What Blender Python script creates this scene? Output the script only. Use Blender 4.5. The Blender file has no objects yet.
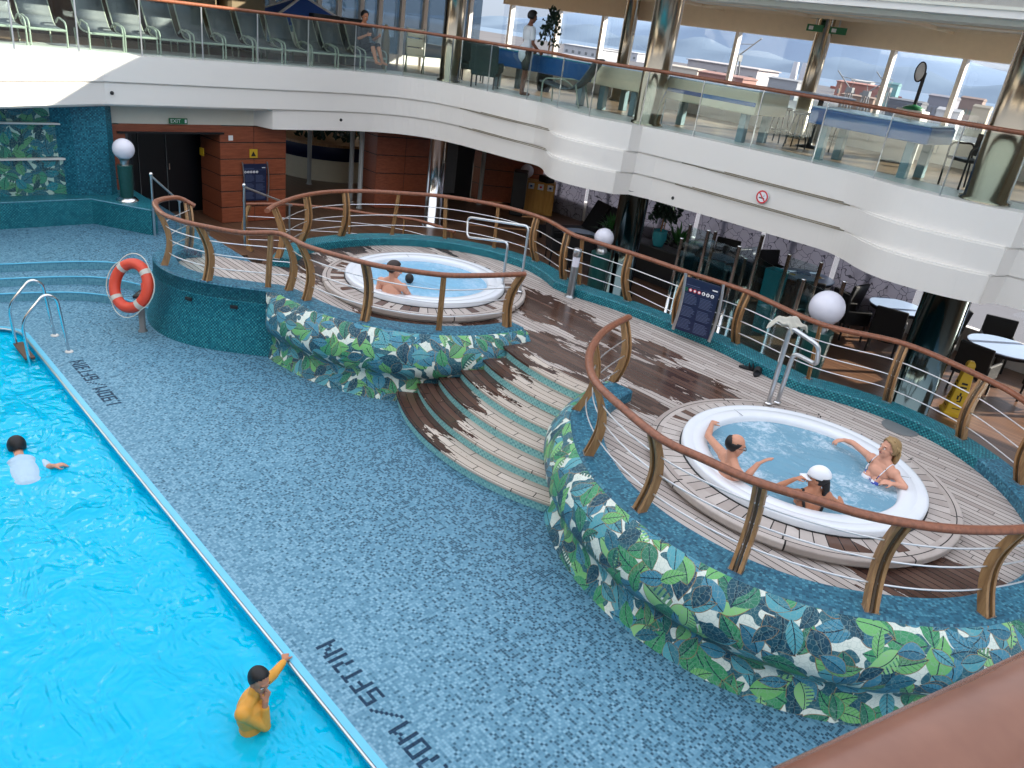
import bpy, bmesh, math, random
from mathutils import Vector, Matrix, Euler
PI = math.pi
random.seed(7)
sc = bpy.context.scene
COL = sc.collection

# ------------------------------------------------------------------ camera
# ship axes: X along the pool edge, Y outboard across the spa deck, Z up (lower pool deck = 0)
FPX, PITCH, ROLL, YAW, ZC = 775.0, math.radians(24.7), math.radians(8.07), math.radians(43.6), 5.06
_f = Vector((0, math.cos(PITCH), -math.sin(PITCH)))
_u0 = Vector((0, math.sin(PITCH), math.cos(PITCH)))
_r0 = Vector((1, 0, 0))
_Z = Matrix.Rotation(YAW, 3, 'Z')
CR = _Z @ (_r0 * math.cos(ROLL) + _u0 * math.sin(ROLL))
CU = _Z @ (-_r0 * math.sin(ROLL) + _u0 * math.cos(ROLL))
CF = _Z @ _f
cd = bpy.data.cameras.new('camera')
cam = bpy.data.objects.new('camera', cd)
COL.objects.link(cam)
M = Matrix((CR, CU, -CF)).transposed().to_4x4()
M.translation = Vector((0, 0, ZC))
cam.matrix_world = M
cd.sensor_width = 36.0
cd.sensor_fit = 'HORIZONTAL'
cd.lens = FPX / 1024 * 36.0
cd.clip_start = 0.05
cd.clip_end = 6000
sc.camera = cam

def ray(px, py):
    return CR * ((px - 512) / FPX) + CU * ((384 - py) / FPX) + CF
def at(px, py, z):
    "the point of the level z that shows at this pixel"
    w = ray(px, py)
    return Vector((0, 0, ZC)) + w * ((z - ZC) / w.z)
def aty(px, py, y):
    w = ray(px, py)
    return Vector((0, 0, ZC)) + w * (y / w.y)
def atx(px, py, x):
    w = ray(px, py)
    return Vector((0, 0, ZC)) + w * (x / w.x)

# ------------------------------------------------------------------ world, sun, exposure
SUN_DIR = Vector((0.50, 0.75, 0.39)).normalized()
w = bpy.data.worlds.new('sky')
sc.world = w
w.use_nodes = True
nt = w.node_tree
nt.nodes.clear()
tc = nt.nodes.new('ShaderNodeTexCoord')
sx = nt.nodes.new('ShaderNodeSeparateXYZ')
rp = nt.nodes.new('ShaderNodeValToRGB')
bg = nt.nodes.new('ShaderNodeBackground')
ow = nt.nodes.new('ShaderNodeOutputWorld')
nt.links.new(tc.outputs['Generated'], sx.inputs[0])
nt.links.new(sx.outputs[2], rp.inputs[0])
nt.links.new(rp.outputs[0], bg.inputs[0])
nt.links.new(bg.outputs[0], ow.inputs[0])
e = rp.color_ramp.elements
e[0].position, e[0].color = 0.0, (0.36, 0.41, 0.48, 1)
e[1].position, e[1].color = 1.0, (0.88, 0.97, 1.14, 1)
for q_, c_ in ((0.07, (0.42, 0.48, 0.58)), (0.28, (0.80, 0.86, 0.96)), (0.6, (1.04, 1.07, 1.14))):
    k = rp.color_ramp.elements.new(q_); k.color = c_ + (1,)
bg.inputs[1].default_value = 1.15
sl = bpy.data.lights.new('sun', 'SUN')
sl.energy = 11.5
sl.angle = math.radians(0.6)
sl.color = (1.0, 0.90, 0.74)
sun = bpy.data.objects.new('sun', sl)
COL.objects.link(sun)
sun.rotation_euler = SUN_DIR.to_track_quat('Z', 'Y').to_euler()
sun.location = (20, 30, 30)
vs = sc.view_settings
sc.display_settings.display_device = 'sRGB'
vs.view_transform = 'Standard'
vs.look = 'None'
vs.gamma = 1.0
vs.use_curve_mapping = False
vs.exposure = 0.5
cy = sc.cycles
cy.max_bounces = 7
cy.diffuse_bounces = 3
cy.glossy_bounces = 3
cy.transmission_bounces = 4
cy.transparent_max_bounces = 16
cy.caustics_reflective = False
cy.caustics_refractive = False
cy.sample_clamp_indirect = 4.0
cy.use_denoising = True

# ------------------------------------------------------------------ mesh building
class MB:
    def __init__(s):
        s.v, s.f, s.m, s.uv, s.sm = [], [], [], [], []
    def add(s, vs_, fs, mi=0, uv=None, sm=False):
        n = len(s.v)
        s.v += [Vector(p) for p in vs_]
        for i, f in enumerate(fs):
            s.f.append([n + j for j in f])
            s.m.append(mi)
            s.uv.append(uv[i] if uv else None)
            s.sm.append(sm)
        return s
    def box(s, c, size, rot=None, mi=0):
        hx, hy, hz = size[0] / 2, size[1] / 2, size[2] / 2
        P = [Vector((x * hx, y * hy, z * hz)) for x in (-1, 1) for y in (-1, 1) for z in (-1, 1)]
        if rot is not None:
            R = rot if isinstance(rot, Matrix) else Euler(rot).to_matrix()
            P = [R @ p for p in P]
        P = [p + Vector(c) for p in P]
        return s.add(P, [(0, 1, 3, 2), (4, 6, 7, 5), (0, 4, 5, 1), (2, 3, 7, 6), (0, 2, 6, 4), (1, 5, 7, 3)], mi)
    def bbox(s, c, size, b=0.01, rot=None, mi=0):
        "a box with chamfered edges"
        bm = bmesh.new()
        bmesh.ops.create_cube(bm, size=1)
        bmesh.ops.scale(bm, vec=size, verts=bm.verts)
        bmesh.ops.bevel(bm, geom=bm.edges[:], offset=min(b, min(size) * 0.45), segments=2, affect='EDGES', profile=0.5)
        R = Matrix.Identity(3) if rot is None else (rot if isinstance(rot, Matrix) else Euler(rot).to_matrix())
        bm.verts.index_update()
        s.add([R @ v.co + Vector(c) for v in bm.verts], [[v.index for v in f.verts] for f in bm.faces], mi)
        bm.free()
        return s
    def prism(s, poly, z0, z1, mi=0, top=None):
        n = len(poly)
        area = sum(poly[i][0] * poly[(i + 1) % n][1] - poly[(i + 1) % n][0] * poly[i][1] for i in range(n))
        if area < 0:
            poly = poly[::-1]
        tp = poly
        P = [(p[0], p[1], z0) for p in poly] + [(p[0], p[1], z1) for p in tp]
        F = [list(range(n))[::-1], [n + i for i in range(n)]] + [[i, (i + 1) % n, n + (i + 1) % n, n + i] for i in range(n)]
        k0 = len(s.f)
        s.add(P, F, mi)
        if top is not None:
            s.m[k0 + 1] = top
        return s
    def tube(s, path, r, n=8, closed=False, mi=0, cap=True, rad=None):
        path = [Vector(p) for p in path]
        N = len(path)
        rings = []
        up = None
        for i, p in enumerate(path):
            if closed:
                t = (path[(i + 1) % N] - path[i - 1]).normalized()
            else:
                t = (path[min(i + 1, N - 1)] - path[max(i - 1, 0)]).normalized()
            if up is None:
                a = Vector((0, 0, 1)) if abs(t.z) < 0.9 else Vector((1, 0, 0))
                up = (a - t * a.dot(t)).normalized()
            else:
                up = (up - t * up.dot(t)).normalized()
            sd = t.cross(up)
            rr = rad[i] if rad else r
            ra, rb = rr if isinstance(rr, (tuple, list)) else (rr, rr)
            rings.append([p + sd * (math.cos(2 * PI * k / n) * ra) + up * (math.sin(2 * PI * k / n) * rb) for k in range(n)])
        P = [q for R in rings for q in R]
        F = []
        for i in range(N if closed else N - 1):
            j = (i + 1) % N
            for k in range(n):
                F.append((i * n + k, i * n + (k + 1) % n, j * n + (k + 1) % n, j * n + k))
        s.add(P, F, mi, sm=True)
        if cap and not closed:
            s.add(rings[0], [list(range(n))[::-1]], mi)
            s.add(rings[-1], [list(range(n))], mi)
        return s
    def lathe(s, c, prof, n=32, mi=0, a0=0, a1=2 * PI, uvs=None, sm=True, cap=False):
        "prof: (radius, z) pairs"
        full = abs(a1 - a0 - 2 * PI) < 1e-6
        cols = n if full else n + 1
        P = []
        for i in range(cols):
            a = a0 + (a1 - a0) * i / n
            for r, z in prof:
                P.append((c[0] + r * math.cos(a), c[1] + r * math.sin(a), c[2] + z))
        m = len(prof)
        F, U = [], []
        for i in range(n):
            j = (i + 1) % cols
            for k in range(m - 1):
                F.append((i * m + k, j * m + k, j * m + k + 1, i * m + k + 1))
        s.add(P, F, mi, sm=sm)
        return s
    def ell(s, c, r, rot=None, n=16, mi=0):
        m = max(6, n // 2)
        R = Matrix.Identity(3) if rot is None else (rot if isinstance(rot, Matrix) else Euler(rot).to_matrix())
        r = (r, r, r) if not isinstance(r, (tuple, list)) else r
        P = [Vector((0, 0, -r[2]))]
        for i in range(1, m):
            t = -PI / 2 + PI * i / m
            for k in range(n):
                a = 2 * PI * k / n
                P.append(Vector((math.cos(t) * math.cos(a) * r[0], math.cos(t) * math.sin(a) * r[1], math.sin(t) * r[2])))
        P.append(Vector((0, 0, r[2])))
        F = [(0, 1 + (k + 1) % n, 1 + k) for k in range(n)]
        for i in range(m - 2):
            for k in range(n):
                a, b = 1 + i * n, 1 + (i + 1) * n
                F.append((a + k, a + (k + 1) % n, b + (k + 1) % n, b + k))
        b = 1 + (m - 2) * n
        F += [(b + k, b + (k + 1) % n, len(P) - 1) for k in range(n)]
        s.add([R @ p + Vector(c) for p in P], F, mi, sm=True)
        return s
    def cap(s, p0, p1, r0, r1, n=14, mi=0):
        "a closed tapered capsule"
        p0, p1 = Vector(p0), Vector(p1)
        L = (p1 - p0).length
        q = Vector((0, 0, 1)).rotation_difference((p1 - p0).normalized() if L > 1e-6 else Vector((0, 0, 1))).to_matrix()
        prof = []
        for i in range(5):
            t = -PI / 2 + PI / 2 * i / 4
            prof.append((math.cos(t) * r0, math.sin(t) * r0))
        for i in range(5):
            t = PI / 2 * i / 4
            prof.append((math.cos(t) * r1, L + math.sin(t) * r1))
        P = [Vector((0, 0, prof[0][1]))]
        for rr, z in prof[1:-1]:
            for k in range(n):
                a = 2 * PI * k / n
                P.append(Vector((rr * math.cos(a), rr * math.sin(a), z)))
        P.append(Vector((0, 0, prof[-1][1])))
        m = len(prof) - 2
        F = [(0, 1 + (k + 1) % n, 1 + k) for k in range(n)]
        for i in range(m - 1):
            for k in range(n):
                a, b = 1 + i * n, 1 + (i + 1) * n
                F.append((a + k, a + (k + 1) % n, b + (k + 1) % n, b + k))
        b = 1 + (m - 1) * n
        F += [(b + k, b + (k + 1) % n, len(P) - 1) for k in range(n)]
        s.add([q @ p + p0 for p in P], F, mi, sm=True)
        return s
    def sheet(s, rows, mi=0, uv=None, closed=False, sm=True):
        "rows of points -> quads"
        m = len(rows[0])
        P = [p for r in rows for p in r]
        F, U = [], []
        nr = len(rows)
        for i in range(nr if closed else nr - 1):
            j = (i + 1) % nr
            for k in range(m - 1):
                F.append((i * m + k, j * m + k, j * m + k + 1, i * m + k + 1))
                if uv:
                    U.append((uv[i][k], uv[i + 1][k], uv[i + 1][k + 1], uv[i][k + 1]))
        s.add(P, F, mi, U if uv else None, sm)
        return s
    def build(s, name, mats, parent=None, world=True, flat=False):
        me = bpy.data.meshes.new(name)
        V = s.v
        if parent is not None and world:
            I = (Matrix.Translation(parent_loc(parent)) @ parent_rot(parent).to_4x4()).inverted()
            V = [I @ p for p in V]
        me.from_pydata([tuple(p) for p in V], [], s.f)
        ul = me.uv_layers.new(name='UVMap')
        for p in me.polygons:
            p.material_index = s.m[p.index]
            p.use_smooth = s.sm[p.index] and not flat
            u = s.uv[p.index]
            if u is not None:
                for li, q in zip(p.loop_indices, u):
                    ul.data[li].uv = q
            else:
                nn = p.normal
                if parent is not None and world:
                    nn = parent_rot(parent) @ nn
                if abs(nn.z) > 0.65:
                    for li in p.loop_indices:
                        q = s.v[me.loops[li].vertex_index]
                        ul.data[li].uv = (q.x, q.y)
                else:
                    t = Vector((-nn.y, nn.x, 0)).normalized()
                    for li in p.loop_indices:
                        q = s.v[me.loops[li].vertex_index]
                        ul.data[li].uv = (q.dot(t), q.z)
        for m in (mats if isinstance(mats, (list, tuple)) else [mats]):
            me.materials.append(m)
        o = bpy.data.objects.new(name, me)
        COL.objects.link(o)
        if parent is not None:
            o.parent = parent
        return o

def parent_loc(p):
    l = Vector(p.location)
    if p.parent is not None:
        l = parent_rot(p.parent) @ l + parent_loc(p.parent)
    return l
def parent_rot(p):
    r = p.rotation_euler.to_matrix()
    if p.parent is not None:
        r = parent_rot(p.parent) @ r
    return r
def tag(o, label=None, cat=None, group=None, kind=None):
    if label: o['label'] = label
    if cat: o['category'] = cat
    if group: o['group'] = group
    if kind: o['kind'] = kind
    return o
def thing(name, label, cat, loc=(0, 0, 0), rz=0.0, group=None):
    o = bpy.data.objects.new(name, None)
    COL.objects.link(o)
    o.empty_display_size = 0.2
    o.location = loc
    o.rotation_euler = (0, 0, rz)
    return tag(o, label, cat, group)
def copy_tree(o, parent=None):
    c = o.copy()
    COL.objects.link(c)
    if parent is not None:
        c.parent = parent
    for ch in list(o.children):
        copy_tree(ch, c)
    return c
def struct(mb, name, mats):
    return tag(mb.build(name, mats), kind='structure')
def arc(c, r, a0, a1, n=24):
    return [(c[0] + r * math.cos(math.radians(a0 + (a1 - a0) * i / n)), c[1] + r * math.sin(math.radians(a0 + (a1 - a0) * i / n))) for i in range(n + 1)]
def smooth(pts, n=8, closed=False):
    "Catmull-Rom through the points"
    pts = [Vector(p) for p in pts]
    N = len(pts)
    out = []
    for i in range(N if closed else N - 1):
        if closed:
            p0, p1, p2, p3 = pts[i - 1], pts[i], pts[(i + 1) % N], pts[(i + 2) % N]
        else:
            p0, p1, p2, p3 = pts[max(i - 1, 0)], pts[i], pts[i + 1], pts[min(i + 2, N - 1)]
        for k in range(n):
            t = k / n
            out.append(0.5 * ((2 * p1) + (p2 - p0) * t + (2 * p0 - 5 * p1 + 4 * p2 - p3) * t * t + (3 * p1 - p0 - 3 * p2 + p3) * t ** 3))
    if not closed:
        out.append(pts[-1])
    return out
def offset2(path, d):
    "offset a plan path to its left by d"
    out = []
    N = len(path)
    for i in range(N):
        a, b = Vector(path[max(i - 1, 0)][:2]), Vector(path[min(i + 1, N - 1)][:2])
        t = (b - a).normalized()
        out.append((path[i][0] - t.y * d, path[i][1] + t.x * d))
    return out
# ------------------------------------------------------------------ materials
class NT:
    def __init__(s, name):
        s.mat = bpy.data.materials.new(name)
        s.mat.use_nodes = True
        s.t = s.mat.node_tree
        s.t.nodes.clear()
        s.out = s.t.nodes.new('ShaderNodeOutputMaterial')
    def n(s, typ, **kw):
        o = s.t.nodes.new(typ)
        for k, v in kw.items():
            setattr(o, k, v)
        return o
    def put(s, sock, v):
        if isinstance(v, bpy.types.NodeSocket):
            s.t.links.new(v, sock)
        elif v is not None:
            if hasattr(sock.default_value, '__len__') and not isinstance(v, str):
                v = tuple(v) + ((1.0,) if len(v) == 3 and len(sock.default_value) == 4 else ())
            sock.default_value = v
    def m(s, op, a, b=None, c=None, clamp=False):
        o = s.n('ShaderNodeMath', operation=op)
        o.use_clamp = clamp
        s.put(o.inputs[0], a)
        if b is not None: s.put(o.inputs[1], b)
        if c is not None: s.put(o.inputs[2], c)
        return o.outputs[0]
    def vm(s, op, a, b=None):
        o = s.n('ShaderNodeVectorMath', operation=op)
        s.put(o.inputs[0], a)
        if b is not None:
            if op == 'SCALE': s.put(o.inputs[3], b)
            else: s.put(o.inputs[1], b)
        return o.outputs[1] if op in ('LENGTH', 'DOT_PRODUCT', 'DISTANCE') else o.outputs[0]
    def xyz(s, v):
        o = s.n('ShaderNodeSeparateXYZ'); s.put(o.inputs[0], v)
        return o.outputs[0], o.outputs[1], o.outputs[2]
    def vec(s, x=0.0, y=0.0, z=0.0):
        o = s.n('ShaderNodeCombineXYZ')
        for i, q in enumerate((x, y, z)): s.put(o.inputs[i], q)
        return o.outputs[0]
    def mix(s, f, a, b):
        o = s.n('ShaderNodeMix', data_type='RGBA')
        s.put(o.inputs[0], f); s.put(o.inputs[6], a); s.put(o.inputs[7], b)
        return o.outputs[2]
    def ramp(s, f, stops, const=False):
        o = s.n('ShaderNodeValToRGB')
        s.put(o.inputs[0], f)
        cr = o.color_ramp
        if const: cr.interpolation = 'CONSTANT'
        while len(cr.elements) < len(stops): cr.elements.new(0.5)
        for e_, (p, c) in zip(cr.elements, stops):
            e_.position = p; e_.color = tuple(c) + (1,)
        return o.outputs[0]
    def noise(s, v, scale=5, detail=2, rough=0.5, dist=0.0):
        o = s.n('ShaderNodeTexNoise')
        if v is not None: s.put(o.inputs['Vector'], v)
        s.put(o.inputs['Scale'], scale); s.put(o.inputs['Detail'], detail)
        s.put(o.inputs['Roughness'], rough); s.put(o.inputs['Distortion'], dist)
        return o.outputs[0]
    def white(s, v):
        o = s.n('ShaderNodeTexWhiteNoise', noise_dimensions='3D'); s.put(o.inputs[0], v)
        return o.outputs[0], o.outputs[1]
    def uv(s):
        return s.n('ShaderNodeUVMap').outputs[0]
    def pos(s):
        return s.n('ShaderNodeNewGeometry').outputs[0]
    def obj(s):
        return s.n('ShaderNodeTexCoord').outputs[3]
    def bump(s, h, strength=0.3, dist=0.01):
        o = s.n('ShaderNodeBump'); s.put(o.inputs['Height'], h)
        s.put(o.inputs['Strength'], strength); s.put(o.inputs['Distance'], dist)
        return o.outputs[0]
    def bsdf(s, color, rough=0.5, metal=0.0, normal=None, spec=0.5, **kw):
        o = s.n('ShaderNodeBsdfPrincipled')
        s.put(o.inputs['Base Color'], color); s.put(o.inputs['Roughness'], rough); s.put(o.inputs['Metallic'], metal)
        s.put(o.inputs['Specular IOR Level'], spec)
        if normal is not None: s.put(o.inputs['Normal'], normal)
        for k, v in kw.items(): s.put(o.inputs[k], v)
        return o.outputs[0]
    def end(s, sh):
        s.t.links.new(sh, s.out.inputs[0])
        return s.mat

def L(r, g, b):
    "sRGB 0-255 to linear"
    return tuple((c / 255 / 12.92) if c / 255 <= 0.04045 else ((c / 255 + 0.055) / 1.055) ** 2.4 for c in (r, g, b))

def plain(name, col, rough=0.5, metal=0.0, spec=0.5, vary=0.06, scale=8.0):
    t = NT(name)
    n = t.noise(t.obj(), scale, 3)
    c = t.mix(n, tuple(x * (1 - vary) for x in col), tuple(min(1, x * (1 + vary)) for x in col))
    return t.end(t.bsdf(c, rough, metal, spec=spec))

def mosaic(name, tile, stops, grout, check=0.0, rough=0.3, spec=0.5, patch=0.0, grad=False):
    t = NT(name)
    p = t.vm('SCALE', t.uv(), 1 / tile)
    cell = t.vm('FLOOR', p)
    fx, fy, _ = t.xyz(t.vm('FRACTION', p))
    rnd, _c = t.white(cell)
    v = rnd
    if check:
        cx, cyy, _ = t.xyz(cell)
        ch = t.m('FLOORED_MODULO', t.m('ADD', cx, cyy), 2.0)
        v = t.m('ADD', t.m('MULTIPLY', rnd, 1 - check), t.m('MULTIPLY', ch, check))
    if patch:
        v = t.m('ADD', v, t.m('MULTIPLY', t.m('SUBTRACT', t.noise(t.uv(), 0.55, 3), 0.5), patch))
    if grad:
        # tile colours run darker towards the raised deck
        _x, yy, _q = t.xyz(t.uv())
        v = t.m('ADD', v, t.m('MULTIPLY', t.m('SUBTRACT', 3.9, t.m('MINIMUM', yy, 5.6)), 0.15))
    col = t.ramp(v, stops)
    ex = t.m('MINIMUM', fx, t.m('SUBTRACT', 1.0, fx))
    ey = t.m('MINIMUM', fy, t.m('SUBTRACT', 1.0, fy))
    g = t.m('LESS_THAN', t.m('MINIMUM', ex, ey), 0.06)
    col = t.mix(g, col, grout)
    r = t.m('ADD', rough, t.m('MULTIPLY', g, 0.4))
    return t.end(t.bsdf(col, r, spec=spec))

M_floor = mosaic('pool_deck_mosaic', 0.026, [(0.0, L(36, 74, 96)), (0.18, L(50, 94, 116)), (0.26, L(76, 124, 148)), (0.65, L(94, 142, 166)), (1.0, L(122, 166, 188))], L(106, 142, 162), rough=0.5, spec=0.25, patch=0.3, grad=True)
M_riser = mosaic('terrace_riser_mosaic', 0.03, [(0, L(76, 136, 158)), (1, L(108, 166, 182))], L(120, 170, 185), rough=0.35)
M_teal = mosaic('teal_kerb_mosaic', 0.026, [(0, L(10, 66, 84)), (0.35, L(18, 90, 108)), (0.6, L(34, 120, 134)), (1, L(66, 156, 164))], L(24, 96, 110), check=0.45, rough=0.35, spec=0.35)
M_kerb = mosaic('blue_kerb_mosaic', 0.026, [(0, L(20, 66, 90)), (0.3, L(34, 90, 116)), (0.7, L(52, 114, 138)), (1, L(78, 140, 160))], L(56, 108, 128), rough=0.35, spec=0.35)
M_step = mosaic('step_riser_mosaic', 0.03, [(0, L(78, 146, 156)), (0.5, L(120, 184, 186)), (1, L(150, 208, 206))], L(150, 200, 200), check=0.5, rough=0.35)
M_wall = mosaic('teal_wall_mosaic', 0.03, [(0, L(14, 66, 86)), (0.45, L(24, 100, 122)), (1, L(52, 138, 156))], L(20, 86, 104), check=0.25, rough=0.35, spec=0.4)
M_text = mosaic('dark_mosaic', 0.026, [(0, L(14, 40, 62)), (1, L(24, 56, 82))], L(46, 80, 106), rough=0.5, spec=0.2)
M_cope = plain('coping_tile', L(100, 190, 222), 0.35)

def leafmat(name, S=1.0, dark=False):
    t = NT(name)
    uv = t.vm('SCALE', t.uv(), 1 / S)
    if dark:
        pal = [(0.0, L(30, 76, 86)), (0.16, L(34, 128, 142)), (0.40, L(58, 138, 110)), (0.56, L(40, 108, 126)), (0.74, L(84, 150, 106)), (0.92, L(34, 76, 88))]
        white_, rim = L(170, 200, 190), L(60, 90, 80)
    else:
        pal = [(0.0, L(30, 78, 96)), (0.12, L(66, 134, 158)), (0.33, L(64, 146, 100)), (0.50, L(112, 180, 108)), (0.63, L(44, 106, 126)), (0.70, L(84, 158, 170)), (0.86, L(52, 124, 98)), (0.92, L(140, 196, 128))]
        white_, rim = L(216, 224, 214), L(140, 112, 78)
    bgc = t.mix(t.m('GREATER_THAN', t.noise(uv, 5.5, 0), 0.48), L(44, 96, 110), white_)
    col = bgc
    layers = [(0.52, 0.3, 0.1, 0.2), (0.47, 1.2, 3.3, 5.1), (0.43, 2.1, 6.7, 1.4), (0.40, 0.75, 2.9, 8.8), (0.38, 2.75, 9.1, 4.3), (0.33, 1.7, 5.5, 7.7)]
    crack = t.n('ShaderNodeTexVoronoi', feature='DISTANCE_TO_EDGE')
    t.put(crack.inputs['Vector'], uv); t.put(crack.inputs['Scale'], 20.0)
    for i, (cs, ang, ox, oy) in enumerate(layers):
        rot = t.n('ShaderNodeVectorRotate', rotation_type='Z_AXIS')
        t.put(rot.inputs['Vector'], uv); t.put(rot.inputs['Angle'], ang)
        p = t.vm('SCALE', t.vm('ADD', rot.outputs[0], (ox, oy, 0)), 1 / cs)
        cell = t.vm('ADD', t.vm('FLOOR', p), (0.5, 0.5, i * 3.1))
        loc = t.vm('SUBTRACT', t.vm('FRACTION', p), (0.5, 0.5, 0))
        r1, rc = t.white(cell)
        ra, rb, rcc = t.xyz(rc)
        rr = t.n('ShaderNodeVectorRotate', rotation_type='Z_AXIS')
        t.put(rr.inputs['Vector'], loc); t.put(rr.inputs['Angle'], t.m('MULTIPLY', ra, 6.2832))
        x, y, _ = t.xyz(rr.outputs[0])
        # a curved midrib, a pointed tip
        yb = t.m('SUBTRACT', y, t.m('MULTIPLY', t.m('MULTIPLY', x, x), t.m('MULTIPLY', t.m('SUBTRACT', rb, 0.5), 1.3)))
        ln = 0.46
        xn = t.m('DIVIDE', x, ln)
        wd = t.m('MULTIPLY', t.m('SUBTRACT', 1.0, t.m('MULTIPLY', xn, xn)), t.m('ADD', 0.17, t.m('MULTIPLY', rcc, 0.13)))
        wd = t.m('MULTIPLY', wd, t.m('SUBTRACT', 1.0, t.m('MULTIPLY', xn, 0.28)))
        d = t.m('SUBTRACT', wd, t.m('ABSOLUTE', yb))
        inside = t.m('GREATER_THAN', d, 0.0)
        show = t.m('MULTIPLY', inside, t.m('LESS_THAN', t.m('FRACT', t.m('MULTIPLY', r1, 7.13)), 0.86))
        lc = t.ramp(r1, pal, const=True)
        side = t.m('GREATER_THAN', yb, 0.0)
        lc = t.mix(t.m('MULTIPLY', side, t.m('GREATER_THAN', rb, 0.55)), lc, t.mix(0.45, lc, L(20, 60, 86)))
        vein = t.m('LESS_THAN', t.m('ABSOLUTE', yb), 0.014)
        sv = t.m('FRACT', t.m('MULTIPLY', t.m('ADD', x, t.m('MULTIPLY', t.m('ABSOLUTE', yb), -1.0)), 7.5))
        vein = t.m('MAXIMUM', vein, t.m('MULTIPLY', t.m('LESS_THAN', sv, 0.10), t.m('LESS_THAN', rcc, 0.5)))
        lc = t.mix(vein, lc, L(16, 48, 66))
        edge = t.m('MULTIPLY', t.m('LESS_THAN', d, 0.020), t.m('GREATER_THAN', rb, 0.45))
        lc = t.mix(edge, lc, rim)
        # notched leaves (white slits cut in from one side)
        sl_ = t.m('MULTIPLY', t.m('LESS_THAN', t.m('FRACT', t.m('MULTIPLY', x, 9.0)), 0.38), t.m('GREATER_THAN', yb, 0.045))
        show = t.m('MULTIPLY', show, t.m('SUBTRACT', 1.0, t.m('MULTIPLY', sl_, t.m('GREATER_THAN', r1, 0.9))))
        col = t.mix(show, col, lc)
    ck = t.m('LESS_THAN', crack.outputs['Distance'], 0.035)
    col = t.mix(t.m('MULTIPLY', ck, 0.4), col, L(150, 172, 164))
    return t.end(t.bsdf(col, 0.42, spec=0.3))
M_leaf = leafmat('leaf_mosaic', 0.86)
M_leafd = leafmat('dark_leaf_mosaic', 0.8, True)

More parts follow.
